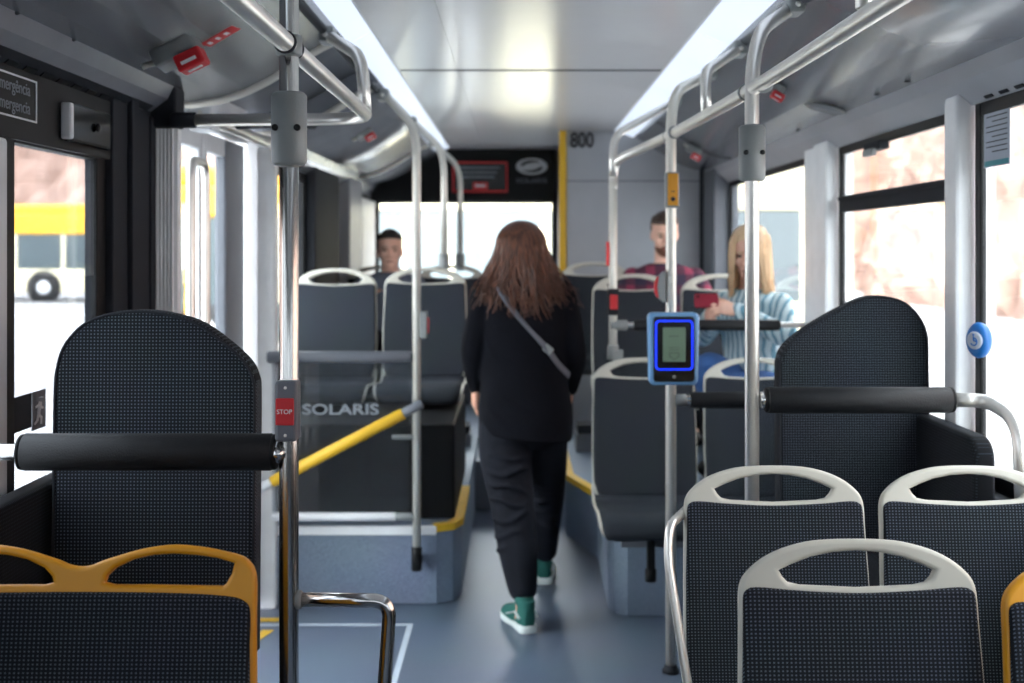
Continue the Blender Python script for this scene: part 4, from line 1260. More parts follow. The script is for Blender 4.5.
def city_bus(x0, x1, y, z0, Hh, lab, face=-1, W=2.5, top='busyellow', low='buswhite', glassm='busglass', roofh=.5, seed=1, fascia=None):
    """side-on bus whose near side lies at y, spanning x0..x1"""
    t = thing('city_bus', ((x0 + x1) / 2, y + W / 2, z0), lab, 'bus', 'parked city buses outside')
    zb = z0 + .32; zs = z0 + 1.15; zw = z0 + 2.35; zr = z0 + Hh
    obj('lower_body', MB().box(x0, x1, y, y + W, zb, zs), M[low], t, bevel=.06)
    obj('window_band', MB().box(x0 + .04, x1 - .04, y + .03, y + W - .03, zs, zw), M[glassm], t)
    obj('upper_body', MB().box(x0, x1, y, y + W, zw, zr - .2), M[fascia or top], t, bevel=.08)
    obj('roof_fairing', MB().box(x0 + .5, x1 - .5, y + .15, y + W - .15, zr - .22, zr + .12), M[top], t, bevel=.08)
    n = int((x1 - x0) / 1.6)
    for k in range(n + 1):
        xx = x0 + (x1 - x0) * k / n
        obj('window_pillar', MB().box(xx - .07, xx + .07, y + .01, y + .06, zs - .02, zw + .02), M[low], t)
    for k in (0.14, .52):
        xx = x0 + (x1 - x0) * k
        d = obj('door', MB().box(xx, xx + 1.25, y - .02, y + .03, zb + .02, zw - .05), M[glassm], t)
        obj('door_frame', MB().box(xx + .60, xx + .65, y - .04, y - .018, zb + .02, zw - .05).box(xx - .04, xx + .03, y - .04, y - .018, zb, zw).box(xx + 1.22, xx + 1.29, y - .04, y - .018, zb, zw), M[low], d)
    for k in (.34, .80):
        xx = x0 + (x1 - x0) * k
        a = MB().lathe([(.5, -.02), (.62, .0), (.62, .06)], 28, Matrix.Translation((xx, y + .0, z0 + .5)) @ Matrix.Rotation(R(90), 4, 'X'))
        obj('wheel_arch', MB().lathe([(.60, -.03), (.60, .012)], 28, Matrix.Translation((xx, y, z0 + .5)) @ Matrix.Rotation(R(90), 4, 'X')), M['tyre'], t)
        wv_ = obj('wheel', MB().lathe([(.3, -.25), (.48, -.22), (.5, -.1), (.48, .03), (.3, .05)], 28, Matrix.Translation((xx, y, z0 + .5)) @ Matrix.Rotation(R(90), 4, 'X')), M['tyre'], t)
        obj('hub', MB().lathe([(.24, .045), (.22, .065), (.08, .075)], 20, Matrix.Translation((xx, y, z0 + .5)) @ Matrix.Rotation(R(90), 4, 'X')), M['silver'], wv_)
    return t
city_bus(-26, -14.2, 42, -.35, 3.3, 'yellow-topped city bus parked outside the left window', seed=2)
city_bus(-13.2, -1.4, 40, -.35, 3.2, 'pale city bus with yellow trim seen through the left door', top='buswhite', glassm='buspale')
city_bus(-3.1, 3.85, 16, -.35, 3.3, 'white city bus parked close behind the rear window', top='buswhite', glassm='buspale')
city_bus(-6.6, -2.2, 19.5, -.35, 3.1, 'short yellow city bus beyond the left rear window', top='busyellow', low='busyellow')
# person-like figure omitted; a lamp column outside right
# ================================================================== PEOPLE
def loft(m, secs, seg=28):
    """secs: (centre, A, B) half-axis vectors; closed with caps"""
    v = []; f = []
    n = len(secs)
    for c, A, B in secs:
        c = Vector(c); A = Vector(A); B = Vector(B)
        for k in range(seg):
            a = 2 * math.pi * k / seg
            v.append(c + A * math.cos(a) + B * math.sin(a))
    for i in range(n - 1):
        for k in range(seg):
            a = i * seg + k; b = i * seg + (k + 1) % seg
            f.append((a, b, b + seg, a + seg))
    f.append(tuple(reversed(range(seg)))); f.append(tuple(range((n - 1) * seg, n * seg)))
    # make sure faces point outwards
    c0 = sum((Vector(s_[0]) for s_ in secs), Vector()) / n
    q = v[f[0][0]], v[f[0][1]], v[f[0][2]]
    nn = (q[1] - q[0]).cross(q[2] - q[1]); ctr = Vector(secs[0][0])
    if nn.dot(q[0] - ctr) < 0: f = [tuple(reversed(x)) for x in f]
    m.add(v, f, True)
def smooth_secs(secs, n=5):
    C = spline([s_[0] for s_ in secs], n); A = spline([s_[1] for s_ in secs], n); B = spline([s_[2] for s_ in secs], n)
    return list(zip(C, A, B))
def limb(m, pts, rads, seg=18, n=5):
    P = spline([(*p,) for p in pts], n); Rr = [x.x for x in spline([(r, 0, 0) for r in rads], n)]
    m.sweep(P, Rr, seg)
    m.sphere(P[0], Rr[0] * .98, seg=seg); m.sphere(P[-1], Rr[-1] * .98, seg=seg)
def remesh(o, vox, smooth=6, fac=.5):
    r = o.modifiers.new('remesh', 'REMESH'); r.mode = 'VOXEL'; r.voxel_size = vox; r.use_smooth_shade = True
    if smooth:
        s_ = o.modifiers.new('smooth', 'SMOOTH'); s_.iterations = smooth; s_.factor = fac
    return o
def hand(m, wrist, d, n, side, curl=30, sc=1.0, thumb_in=.5):
    """d along the hand, n palm normal (the way the fingers curl), side = +1 / -1 thumb side along d x n"""
    d = Vector(d).normalized(); n = Vector(n); n = (n - d * n.dot(d)).normalized(); w_ = d.cross(n) * side
    W = Vector(wrist)
    loft(m, smooth_secs([(W - d * .02 * sc, w_ * .024 * sc, n * .019 * sc), (W + d * .01 * sc, w_ * .029 * sc, n * .018 * sc),
                         (W + d * .05 * sc, w_ * .040 * sc, n * .017 * sc), (W + d * .085 * sc, w_ * .039 * sc, n * .014 * sc), (W + d * .096 * sc, w_ * .034 * sc, n * .009 * sc)], 4), 20)
    for i, (o_, L, r) in enumerate(((.029, .074, .0088), (.0095, .082, .009), (-.010, .076, .0086), (-.029, .060, .0076))):
        p = W + d * (.086 - .004 * abs(i - 1)) * sc + w_ * o_ * sc
        pts = [p - d * .015 * sc]; a = R(curl * .35 + 4 * i); dd = d
        for fr in (.45, .32, .23):
            dd = d * math.cos(a) + n * math.sin(a)
            pts.append(p := p + dd * L * fr * sc); a += R(curl + 3 * i)
        m.sweep(spline(pts, 4), [r * sc * (1 - .25 * k / 12) for k in range(13)], 10)
        m.sphere(pts[-1], r * .76 * sc, seg=10, rings=8)
    p = W + d * .022 * sc + w_ * .026 * sc
    td = (d * .72 + w_ * .62 + n * thumb_in * .6).normalized()
    q1 = p + td * .040 * sc; td2 = (td + d * .35 + n * .25).normalized(); q2 = q1 + td2 * .028 * sc; q3 = q2 + (td2 + n * .2).normalized() * .020 * sc
    P = spline([p - td * .01 * sc, p + td * .01 * sc, q1, q2, q3], 4)
    m.sweep(P, [(.0125 - .0045 * k / (len(P) - 1)) * sc for k in range(len(P))], 10)
    m.sphere(q3, .008 * sc, seg=10, rings=8)
HEADSEC = [(.000, .018, .086, .055), (.010, .034, .094, .030), (.028, .048, .096, .0), (.055, .058, .094, -.035), (.085, .066, .090, -.068),
           (.110, .070, .086, -.086), (.125, .072, .090, -.090), (.145, .074, .093, -.092), (.170, .073, .088, -.090), (.195, .062, .072, -.076), (.213, .040, .045, -.052), (.222, .016, .012, -.02)]
def head_frame(chin, fwd, up):
    f = Vector(fwd).normalized(); u = Vector(up); u = (u - f * u.dot(f)).normalized(); r = f.cross(u)
    M4 = Matrix(((r.x, f.x, u.x, 0), (r.y, f.y, u.y, 0), (r.z, f.z, u.z, 0), (0, 0, 0, 1)))
    return Matrix.Translation(chin) @ M4
def head_sections(T, grow=0.0, z0=0.0, z1=1.0, ycut=None):
    secs = []
    for z, w_, fr, bk in HEADSEC:
        if z < z0 or z > z1: continue
        a = T @ Vector((0, (fr + bk) / 2, z + (grow if z > .19 else 0)))
        R3 = T.to_3x3()
        secs.append((a, R3 @ Vector((w_ + grow, 0, 0)), R3 @ Vector((0, (fr - bk) / 2 + grow, 0))))
    return secs
def head(m, T, sc=1.0):
    loft(m, smooth_secs(head_sections(T), 4), 32)
    def S(x, y, z, r, s3=(1, 1, 1)): m.sphere((0, 0, 0), r, s3, 14, 10, M4=None) if False else m.lathe([(max(1e-4, r * math.sin(math.pi * i / 10)), -r * math.cos(math.pi * i / 10)) for i in range(11)], 14, T @ Matrix.Translation((x, y, z)) @ Matrix.Diagonal((*s3, 1)))
    # nose
    P = [T @ Vector(p) for p in ((0, .088, .122), (0, .098, .102), (0, .107, .085), (0, .104, .077))]
    m.sweep(P, [.007, .0095, .0125, .011], 12); S(0, .106, .081, .0125)
    for sx in (-1, 1):
        S(sx * .012, .097, .078, .0095)
        S(sx * .072, -.008, .095, .030, (.32, .62, 1.05))        # ears
        S(sx * .038, .074, .083, .022, (1, .8, 1))               # cheeks
        S(sx * .030, .080, .128, .016, (1.3, .7, .5))            # brow
    S(0, .088, .012, .018, (1.2, .8, .8))                        # chin
    S(0, .086, .046, .018, (1.3, .7, 1))                         # mouth mound
def face_bits(T, root, browm, lip='lips'):
    for sx in (-1, 1):
        e = obj('eye', MB().lathe([(.0001, -.0115), (.008, -.009), (.0115, 0), (.008, .009), (.0001, .0115)], 16, T @ Matrix.Translation((sx * .031, .0755, .111)) @ Matrix.Diagonal((1.1, 1, .55, 1))), M['sclera'], root)
        obj('iris', MB().sphere(T @ Vector((sx * .031, .0825, .111)), .0068, seg=12, rings=8), M['eye'], e)
        P = [T @ Vector((sx * x, y, z)) for x, y, z in ((.014, .094, .128), (.03, .0935, .133), (.048, .082, .129))]
        obj('eyebrow', MB().sweep(P, [.003, .0042, .002], 8), M[browm], root)
    P = [T @ Vector(p) for p in ((-.024, .092, .043), (-.010, .1005, .0465), (0, .101, .045), (.010, .1005, .0465), (.024, .092, .043))]
    l = obj('lips', MB().sweep(P, [.002, .0048, .0045, .0048, .002], 10), M[lip], root)
def arm_pts(sh, el, wr): return [sh, Vector(sh).lerp(Vector(el), .5), el, Vector(el).lerp(Vector(wr), .5), wr]
def V(*a): return Vector(a)

def shoe(root, heel, yaw, pitch, name='shoe', label=None):
    """canvas high-top: heel point on the ground"""
    T = Matrix.Translation(heel) @ Matrix.Rotation(yaw, 4, 'Z') @ Matrix.Rotation(pitch, 4, 'X')
    out = spline([(0, -.002, 0), (.034, .012, 0), (.037, .06, 0), (.038, .12, 0), (.048, .18, 0), (.045, .235, 0), (.022, .268, 0), (-.010, .270, 0), (-.036, .245, 0), (-.044, .19, 0), (-.034, .12, 0), (-.035, .06, 0), (-.032, .012, 0)], 4, True)
    m = MB()
    R3 = T.to_3x3()
    up_ = []
    for y, w_, h in ((.004, .018, .085), (.02, .030, .10), (.05, .034, .105), (.09, .036, .095), (.13, .040, .078), (.18, .044, .060), (.23, .040, .048), (.258, .022, .036)):
        up_.append((T @ Vector((0, y, .018 + h / 2 - .01)), R3 @ Vector((w_, 0, 0)), R3 @ Vector((0, 0, h / 2 + .006))))
    loft(m, smooth_secs(up_, 4), 22)
    sh_ = [(T @ Vector((0, .052, z)), R3 @ Vector((w_, 0, 0)), R3 @ Vector((0, d_, 0))) for z, w_, d_ in ((.03, .034, .046), (.07, .035, .048), (.10, .036, .049), (.125, .038, .050))]
    loft(m, smooth_secs(sh_, 3), 22)
    s_ = remesh(obj(name, m, M['green'], root, label=label), .005, 3)
    pl_ = plate([(p.x, p.y) for p in out], [], .032, .006, T @ Matrix.Translation((0, 0, .0165)))
    obj('sole', pl_, M['sole'], s_, label='white rubber sole')
    # pale side curve and heel tab
    for sx in (-1, 1):
        P = [T @ Vector((sx * x, y, z)) for x, y, z in ((.0365, .02, .06), (.0395, .06, .078), (.0415, .10, .062), (.045, .14, .05))]
        obj('side_stripe', MB().sweep(P, .0065, 8, flat=.4), M['sole'], s_)
    return s_

# ---------------------------------------------------------------- walking woman
W = thing('person', (.03, 4.95, 0), 'woman with long auburn hair in black, walking away down the aisle', 'person')
cx0, yb = .03, 4.95
m = MB()
tors = [(1.40, .055, .055, .02), (1.36, .09, .075, .01), (1.32, .155, .095, 0), (1.25, .165, .105, 0), (1.12, .155, .105, 0), (1.0, .155, .105, 0), (.90, .175, .115, 0), (.82, .17, .115, 0), (.78, .14, .10, 0)]
loft(m, smooth_secs([((cx0, yb + dy, z), (a, 0, 0), (0, b, 0)) for z, a, b, dy in tors], 4))
limb(m, [(cx0, yb + .01, 1.34), (cx0 - .005, yb + .02, 1.42), (cx0 - .008, yb + .03, 1.47)], [.056, .052, .054])
Th = head_frame((cx0 - .012, yb + .035, 1.385), (.05, 1, -.08), (0, .08, 1))
head(m, Th)
shL, elL, wrL = V(-.125, yb, 1.315), V(-.178, yb + .0, 1.09), V(-.172, yb + .10, .925)
shR, elR, wrR = V(.185, yb, 1.315), V(.232, yb - .0, 1.07), V(.222, yb + .12, .915)
for a in ((shL, elL, wrL), (shR, elR, wrR)):
    limb(m, arm_pts(*a), [.045, .042, .035, .032, .024])
hand(m, wrL, (-.05, .25, -.95), (.9, .1, .1), -1, 24)
hand(m, wrR, (-.05, .30, -.95), (-.9, .1, .1), 1, 24)
hipL, knL, anL = V(-.055, yb, .84), V(-.015, 4.885, .47), V(.028, 4.715, .11)
hipR, knR, anR = V(.105, yb + .01, .84), V(.128, 5.17, .47), V(.125, 5.40, .105)
limb(m, [hipL, hipL.lerp(knL, .5), knL, knL.lerp(anL, .4), anL], [.082, .072, .052, .048, .035])
limb(m, [hipR, hipR.lerp(knR, .5), knR, knR.lerp(anR, .4), anR], [.082, .072, .052, .048, .035])
for an, d_ in ((anL, V(-.38, .92, 0)), (anR, V(.05, 1, 0))):
    b_ = V(an.x, an.y, .05)
    limb(m, [an, b_ + d_ * .02, b_ + d_ * .16 - V(0, 0, .012)], [.034, .032, .022])
remesh(obj('body', m, M['skin'], W), .006, 4)
face_bits(Th, W, 'hairM')
# jumper: torso and sleeves in one skin
m = MB()
jum = [(1.385, .072, .068, .015), (1.355, .115, .088, .005), (1.325, .165, .108, 0), (1.27, .180, .118, -.005), (1.18, .176, .12, -.01), (1.08, .174, .122, -.005), (.98, .178, .128, 0), (.88, .190, .14, 0), (.80, .196, .148, 0), (.735, .190, .15, 0), (.725, .182, .144, 0)]
loft(m, smooth_secs([((cx0 + (.006 if z < .9 else 0), yb + dy, z + .0), (a, 0, -.018 * (1 if z < 1 else 0)), (0, b, 0)) for z, a, b, dy in jum], 5), 40)
for a in ((shL, elL, wrL), (shR, elR, wrR)):
    limb(m, arm_pts(*a), [.060, .060, .055, .050, .037])
# soft folds across the back
for (x0, z0, x1, z1, r_) in ((-.10, 1.02, .08, .90, .014), (-.06, .90, .17, .80, .018), (-.13, 1.16, -.06, 1.02, .012), (.08, 1.15, .17, 1.02, .013), (-.12, .86, .02, .77, .016)):
    def by(x, z):
        k = min(.98, abs(x - cx0) / .185); return yb - .118 * math.sqrt(1 - k * k) - .001
    P = [V(x0 + (x1 - x0) * t_, by(x0 + (x1 - x0) * t_, 0) + .006 - .02 * (1 if z0 + (z1 - z0) * t_ < .92 else 0), z0 + (z1 - z0) * t_ - .02 * math.sin(math.pi * t_)) for t_ in [k / 8 for k in range(9)]]
    m.sweep(P, [r_ * (.3 + .7 * math.sin(math.pi * (k + .5) / 9)) for k in range(9)], 8)
remesh(obj('jumper', m, M['navy'], W), .007, 5)
# jeans
m = MB()
loft(m, smooth_secs([((cx0, yb, .96), (.160, 0, 0), (0, .112, 0)), ((cx0, yb, .88), (.178, 0, 0), (0, .128, 0)), ((cx0, yb, .80), (.178, 0, 0), (0, .125, 0)), ((cx0, yb + .01, .72), (.160, 0, 0), (0, .11, 0)), ((cx0, yb + .02, .68), (.10, 0, 0), (0, .08, 0))], 4))
hemL = knL.lerp(anL, .85); hemR = knR.lerp(anR, .86)
limb(m, [V(-.052, yb, .80), V(-.048, yb - .02, .66), V(-.022, 4.89, .48), V(.004, 4.80, .29), hemL], [.108, .108, .092, .078, .060])
limb(m, [V(.105, yb + .02, .80), V(.115, yb + .10, .66), V(.128, 5.17, .48), V(.122, 5.30, .28), hemR], [.108, .098, .082, .070, .056])
r2 = random.Random(3)
for k in range(16):
    leg = k % 2
    a, b = ((V(-.05, yb - .01, .75), V(-.012, 4.80, .28)) if leg == 0 else (V(.105, yb + .04, .75), V(.122, 5.28, .28)))
    c = a.lerp(b, (k // 2 + .5) / 8); rr_ = .098 - .032 * (k // 2) / 8
    P = []
    sl = r2.uniform(-.05, .05)
    for j in range(9):
        t_ = math.pi * (1.05 + .9 * j / 8)
        P.append(c + V(rr_ * math.cos(t_), rr_ * math.sin(t_), sl * (j / 8 - .5) + .01 * math.sin(t_ * 3 + k)))
    m.sweep(P, [.011 * (.3 + .7 * math.sin(math.pi * (q + .5) / 9)) for q in range(9)], 8)
remesh(obj('jeans', m, M['denimdark'], W), .007, 4)
shoe(W, V(.050, 4.662, .001), R(20), 0, label='green canvas shoe, rear foot')
shoe(W, V(.120, 5.345, .001), R(-3), 0, label='green canvas shoe, front foot')
# sock cuffs
for an in (anL, anR):
    T_ = Matrix.Translation((an.x, an.y, .118))
    obj('sock', MB().lathe([(.036, -.01), (.038, .0), (.037, .018), (.033, .02)], 20, T_), M['green'], W)
# shoulder strap
def back_pt(x, z):
    k = min(.97, abs(x - cx0) / .182); return V(x, yb - .008 - .122 * math.sqrt(1 - k * k), z)
sp_ = [V(-.075, yb + .02, 1.402), V(-.082, yb - .06, 1.378), back_pt(-.06, 1.32) - V(0, .004, 0), back_pt(-.01, 1.25), back_pt(.06, 1.17), back_pt(.12, 1.10), back_pt(.17, 1.03), V(.215, yb - .02, .98)]
st = obj('shoulder_strap', MB().sweep(spline(sp_, 6), .0145, 10, flat=.22, up=V(0, -1, .3)), M['strap'], W, label='grey bag strap')
bk = back_pt(.125, 1.095)
obj('strap_buckle', MB().box(-.02, .02, -.006, .004, -.016, .016, Matrix.Translation(bk) @ Matrix.Rotation(R(40), 4, 'Y')), M['cast'], st, bevel=.003)
# bag edge low at the left hip
bg = obj('shoulder_bag', plate(rrect(.17, .16, .03), [], .06, .02, Matrix.Translation((.20, yb + .12, .83)) @ Matrix.Rotation(R(80), 4, 'Z') @ Matrix.Rotation(R(90), 4, 'X')), M['black'], W)

# long hair
def hair(root, T, matn, n, end_fn, rad=.0065, seed=5, cap=True, wav=.012, zmin=.10, name='hair', ang=(128, 412), ell_r=(.096, .114, .106), bulge=.022):
    r_ = random.Random(seed)
    m = MB()
    if cap:
        secs = [s_ for s_ in head_sections(T, .008, .155, 1)]
        R3 = T.to_3x3()
        secs = [(c - R3 @ Vector((0, .010, 0)), a, b) for c, a, b in secs]
        loft(m, smooth_secs(secs, 4), 32)
        secs = []
        for z, w_, fr, bk in HEADSEC:
            if .05 <= z <= .18:
                f_ = -.005 + .05 * max(0, (z - .12) / .06)
                secs.append((T @ Vector((0, (f_ + bk) / 2 - .008, z)), R3 @ Vector((w_ + .012, 0, 0)), R3 @ Vector((0, (f_ - bk) / 2 + .012, 0))))
        loft(m, smooth_secs(secs, 3), 32)
    for i in range(n):
        a = R(ang[0] + (ang[1] - ang[0]) * ((i * .618034) % 1)); v_ = math.sqrt(r_.uniform(.0, 1))
        ell = lambda a, q: Vector((ell_r[0] * math.cos(a) * math.sin(q), -.006 + ell_r[1] * math.sin(a) * math.sin(q), .125 + ell_r[2] * math.cos(q)))
        q1 = v_ * .9 + .03
        pts = [T @ ell(a, q1 + (1.5 - q1) * k / 4) for k in range(5)]
        e = end_fn(a, r_)
        s0 = pts[-1]
        for k in range(1, 7):
            t_ = k / 6
            out = (s0 - T @ Vector((0, 0, .135))); out.z = 0
            if out.length > 1e-4: out.normalize()
            ph = i * 1.7
            c = s0 + out * bulge * .6 + Vector((0, 0, -.10))
            p = s0 * (1 - t_) ** 2 + c * 2 * t_ * (1 - t_) + e * t_ * t_
            p = p + Vector((math.sin(ph + t_ * 6) * wav, math.cos(ph * 1.3 + t_ * 5) * wav * .7, 0)) * t_
            pts.append(p)
        P = spline(pts, 3)
        N_ = len(P) - 1
        m.sweep(P, [rad * (.55 + .45 * math.sin(math.pi * min(1, k / N_ * 1.1 + .15))) * (1 - .75 * max(0, k / N_ - .75) / .25) for k in range(N_ + 1)], 6, flat=.6)
    return obj(name, m, M[matn], root)
def end_w(a, r_):
    ca, sa = math.cos(a), math.sin(a)       # sa > 0 is towards the face
    x = cx0 - .012 + ca * .142 + r_.uniform(-.02, .02)
    if sa > .35: x = cx0 + (.14 if ca > 0 else -.14) + r_.uniform(-.03, .03)
    y = yb - .105 + (.06 * (sa + .6)) * 1.2 + abs(ca) * .03
    z = 1.285 + r_.uniform(-.04, .05) - .03 * (abs(ca) < .5) + .02 * abs(ca)
    if r_.random() < .22: x += .06 * (1 if ca > 0 else -1); z -= .015
    k = min(.95, abs(x - cx0) / .19)
    y = min(y, yb - .122 * math.sqrt(1 - k * k) - .012) if sa < .35 else y - .05
    return V(x, y, z)
hair(W, Th, 'hairB', 620, end_w, .0078, 5, ell_r=(.104, .120, .106), bulge=.04, wav=.019)

# ---------------------------------------------------------------- seated people
def seated(P, hips, yaw, lab, shirt, trous, skin, hd_pitch, hd_yaw, sh_h, head_top, sh_w=.19, arms=None, lean=0.0, sleeve=1.0, voxel=.006, belly=.11, shoe_m='black'):
    """hips world point, yaw 0 = facing -Y; local +y = forward"""
    hips = Vector(hips)
    root = thing('person', (hips.x, hips.y, hips.z - .1), lab, 'person')
    Rz = Matrix.Rotation(yaw + math.pi, 4, 'Z')
    L = lambda x, y, z: hips + (Rz @ Vector((x, y, z)))       # local: x right hand side, y forward
    X = (Rz @ Vector((1, 0, 0))); Y = (Rz @ Vector((0, 1, 0)))
    S = sh_h - hips.z
    def torso(m, g, z0=-.08, n0=1.06):
        prof = [(-.08, .15, .10, 0), (0, .165, belly, 0), (.25, .145, belly, 0), (.5, .15, .105, 0), (.75, .165, .108, .0), (.92, .165, .095, 0), (1.0, .13, .075, 0), (1.07, .065, .058, 0)]
        k = sh_w / .19
        secs = []
        for fz, a, b, dy in prof:
            z = fz * S if fz >= 0 else fz
            secs.append((L(0, lean * max(0, fz), z), X * (a * k + g), Y * (b + g)))
        loft(m, smooth_secs(secs, 4))
    chin = head_top - .222
    fwd = Matrix.Rotation(hd_yaw, 3, 'Z') @ Y
    f3 = (fwd * math.cos(hd_pitch) - Vector((0, 0, math.sin(hd_pitch)))); u3 = (Vector((0, 0, math.cos(hd_pitch))) + fwd * math.sin(hd_pitch))
    nk = L(0, lean, S)
    Th_ = head_frame(Vector((nk.x, nk.y, chin + .02 * math.sin(hd_pitch))) + fwd * (.015 - .05 * math.sin(hd_pitch)), f3, u3)
    m = MB()
    torso(m, 0)
    limb(m, [nk - Vector((0, 0, .02)), nk + Vector((0, 0, .04)), Vector((nk.x, nk.y, chin + .05))], [.060, .054, .054])
    head(m, Th_)
    ARM = []
    for sd in (-1, 1):
        sh = L(sd * sh_w * .84, lean * .92, S * .90)
        el, wr, hd, hn = arms[sd]
        el = L(*el); wr = L(*wr)
        ARM.append((sh, el, wr))
        limb(m, arm_pts(sh, el, wr), [.046, .043, .037, .033, .025])
        hand(m, wr, Rz.to_3x3() @ Vector(hd), Rz.to_3x3() @ Vector(hn), arms.get('side', {}).get(sd, sd), 38, .95)
    LEG = []
    for sd in (-1, 1):
        a = L(sd * .09, .0, -.0); kn = L(sd * .11, .42, .03); an = L(sd * .11, .40, -.36)
        if arms.get('cross') and sd == 1: kn = L(.0, .40, .12); an = L(-.14, .46, -.20)
        LEG.append((a, kn, an))
        limb(m, [a, a.lerp(kn, .5), kn, kn.lerp(an, .45), an], [.085, .075, .055, .05, .036])
        limb(m, [an, an + Y * .03 - Vector((0, 0, .04)), an + Y * .17 - Vector((0, 0, .055))], [.035, .034, .024])
    remesh(obj('body', m, M[skin], root), voxel, 3)
    m = MB(); torso(m, .012)
    for sh, el, wr in ARM:
        limb(m, arm_pts(sh, el, Vector(el).lerp(Vector(wr), sleeve)), [.060, .057, .050, .046, .038])
    remesh(obj('shirt', m, M[shirt], root), .007, 4)
    # open collar
    cp = [nk + Vector((0, 0, .020)) + X * (.066 * math.cos(t_)) + Y * (.06 * math.sin(t_)) - Vector((0, 0, .03 * max(0, math.sin(t_)))) for t_ in [math.pi * (.5 + .12) + k * math.pi * (2 - .24) / 16 for k in range(17)]]
    obj('collar', MB().sweep(cp, .013, 8, flat=.6), M[shirt], root)
    m = MB()
    loft(m, smooth_secs([(L(0, 0, .05), X * .165, Y * .12), (L(0, 0, 0), X * .175, Y * .125), (L(0, 0, -.06), X * .165, Y * .115), (L(0, 0, -.085), X * .12, Y * .09)], 3))
    for a, kn, an in LEG:
        limb(m, [a, a.lerp(kn, .5), kn, kn.lerp(an, .45), kn.lerp(an, .92)], [.098, .088, .070, .064, .052])
    remesh(obj('trousers', m, M[trous], root), .008, 4)
    for a, kn, an in LEG:
        m = MB(); b_ = an - Vector((0, 0, .055))
        limb(m, [b_ - Y * .05, b_ + Y * .05, b_ + Y * .18], [.034, .040, .032])
        limb(m, [an + Vector((0, 0, .01)), b_], [.042, .042])
        remesh(obj('shoe', m, M[shoe_m], root), .007, 2)
    return root, Th_, L, Rz

def short_hair(root, T, matn, g=.006, low=.06):
    m = MB()
    R3 = T.to_3x3()
    secs = [(c - R3 @ Vector((0, .010, -.004)), a, b) for c, a, b in head_sections(T, g, .150, .20)]
    c_, a_, b_ = secs[-1]; secs.append((c_ + R3 @ Vector((0, 0, .006)), a_ * .35, b_ * .35))
    m.sphere(T @ Vector((0, -.012, .160)), .001, (1, 1, 1))
    m.lathe([(max(1e-4, .073 * math.sin(math.pi * i / 12)), -.080 * math.cos(math.pi * i / 12)) for i in range(13)], 20, T @ Matrix.Translation((0, -.010, .160)) @ Matrix.Diagonal((1, 1.14, 1, 1)))
    loft(m, smooth_secs(secs, 4), 28)
    secs = []
    for z, w_, fr, bk in HEADSEC:
        if low <= z <= .18:
            f_ = -.015 + .05 * max(0, (z - .12) / .06)
            secs.append((T @ Vector((0, (f_ + bk) / 2 - .006, z)), R3 @ Vector((w_ + g * .6, 0, 0)), R3 @ Vector((0, (f_ - bk) / 2 + g * .7, 0))))
    loft(m, smooth_secs(secs, 3), 28)
    r_ = random.Random(2)
    for k in range(70):
        a = r_.uniform(0, 6.28); q = r_.uniform(0, .9)
        p = Vector((.066 * math.cos(a) * math.sin(q), -.006 + .075 * math.sin(a) * math.sin(q), .165 + .062 * math.cos(q)))
        m.sweep([T @ p, T @ (p + Vector((r_.uniform(-.008, .008), .014, .008))), T @ (p + Vector((r_.uniform(-.01, .01), .024, .006)))], [.006, .005, .002], 6)
    o = obj('hair', m, M[matn], root)
    return remesh(o, .005, 2)

# young man by the rear window
armsA = {-1: ((-.24, .05, .16), (-.13, .28, .10), (.4, .8, .1), (0, 0, -1)), 1: ((.23, .08, .20), (.10, .30, .30), (-.2, .6, .7), (0, .4, -1))}
rt, T1, L1, _ = seated(None, (-.765, 7.22, .93), R(0), 'young man with short dark hair in a grey shirt, seated by the rear window', 'greyshirt', 'denimdark', 'skin2', R(2), R(6), 1.335, 1.605, .18, armsA, .0)
short_hair(rt, T1, 'hairD')
face_bits(T1, rt, 'hairD')
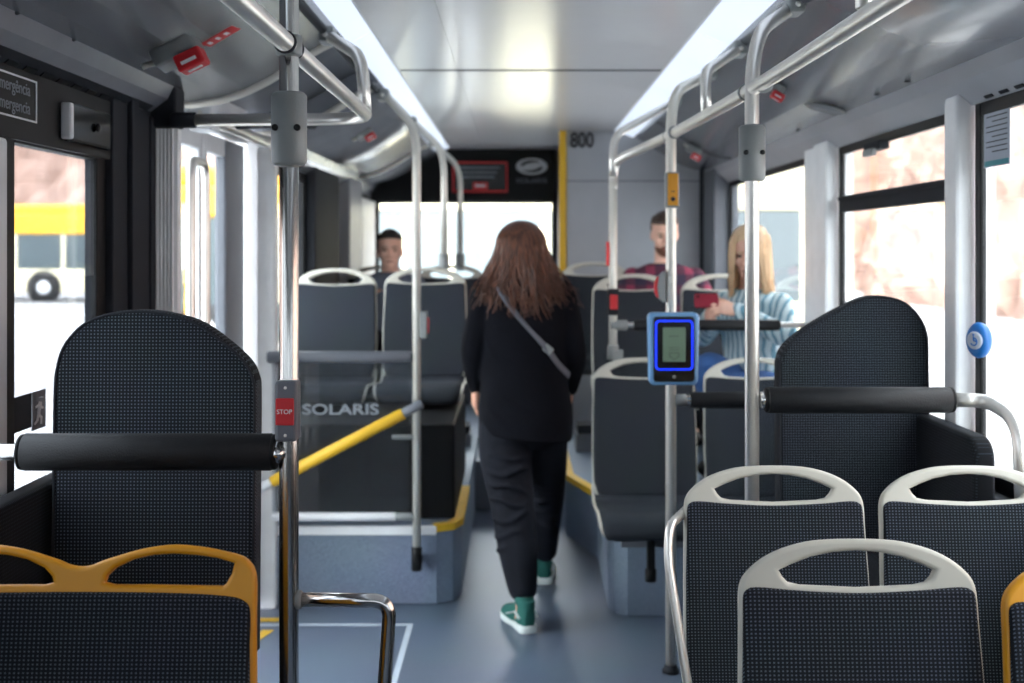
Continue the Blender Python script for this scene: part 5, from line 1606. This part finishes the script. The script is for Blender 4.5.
# bearded man in plaid
armsB = {-1: ((-.28, .05, .22), (-.10, .30, .14), (.6, .7, 0), (0, .2, -1)), 1: ((.28, .05, .22), (.10, .30, .14), (-.6, .7, 0), (0, .2, -1))}
rt, T2, L2, _ = seated(None, (.845, 6.93, .90), R(0), 'bearded man in a dark red plaid shirt, looking down, seated before the number panel', 'plaid', 'denimdark', 'skin2', R(16), R(0), 1.385, 1.70, .215, armsB, .03, belly=.12)
short_hair(rt, T2, 'hairM')
face_bits(T2, rt, 'hairM')
m = MB(); R3 = T2.to_3x3()
secs = []
for z, w_, fr, bk in HEADSEC:
    if z <= .06:
        secs.append((T2 @ Vector((0, fr - .040, z - .006)), R3 @ Vector((w_ + .005, 0, 0)), R3 @ Vector((0, .047, 0))))
loft(m, smooth_secs(secs, 4), 26)
o = obj('beard', m, M['beard'], rt); remesh(o, .004, 2)
P = [T2 @ Vector(p) for p in ((-.030, .094, .048), (-.012, .104, .060), (0, .106, .060), (.012, .104, .060), (.030, .094, .048))]
obj('moustache', MB().sweep(P, [.003, .007, .006, .007, .003], 8), M['beard'], rt)

# blonde woman with the phone
yawC = R(-42)
armsC = {-1: ((-.20, .10, .26), (-.07, .27, .37), (.45, .75, .2), (.55, .0, -.3)), 1: ((.21, .12, .24), (.08, .27, .33), (-.45, .75, .25), (-.6, .0, .1)), 'cross': True}
rt, T3, L3, Rz3 = seated(None, (1.09, 5.47, .86), yawC, 'woman with long blonde hair in a pale blue striped shirt, looking at her phone', 'stripeshirt', 'denim', 'skin2', R(16), R(20), 1.29, 1.60, .175, armsC, .04, belly=.105)
face_bits(T3, rt, 'hairY')
R3 = T3.to_3x3()
def end_b(a, r_):
    ca, sa = math.cos(a), math.sin(a)
    p = Vector((ca * .098, -.02 + sa * .075 + (.03 if abs(ca) > .6 else 0), -.13 + r_.uniform(-.05, .05)))
    if sa > .3: p.x = .085 * (1 if ca > 0 else -1) + r_.uniform(-.012, .012); p.y = .055 + r_.uniform(-.02, .03)
    q = T3 @ p
    return q
hair(rt, T3, 'hairY', 420, end_b, .0072, 9, wav=.004, ell_r=(.09, .110, .104), bulge=.012)
# phone in her hands (held: a thing of its own)
pc = L3(0.03, .365, .415)
t = thing('mobile_phone', tuple(pc), 'phone in a dark red case held by the blonde woman', 'phone')
Tp = Matrix.Translation(pc) @ Matrix.Rotation(R(-8), 4, 'Z') @ Matrix.Rotation(R(62), 4, 'X')
obj('case', plate(rrect(.105, .066, .012), [], .011, .003, Tp), mat('red_phone_case', (150, 30, 52), .4), t)
obj('screen', plate(rrect(.096, .058, .008), [], .0015, .0004, Tp @ Matrix.Translation((0, 0, -.006))), M['blackgloss'], t)
obj('camera_lens', MB().cyl(Tp @ Vector((-.036, .018, .004)), Tp @ Vector((-.036, .018, .0075)), .006, 16), M['black'], t)
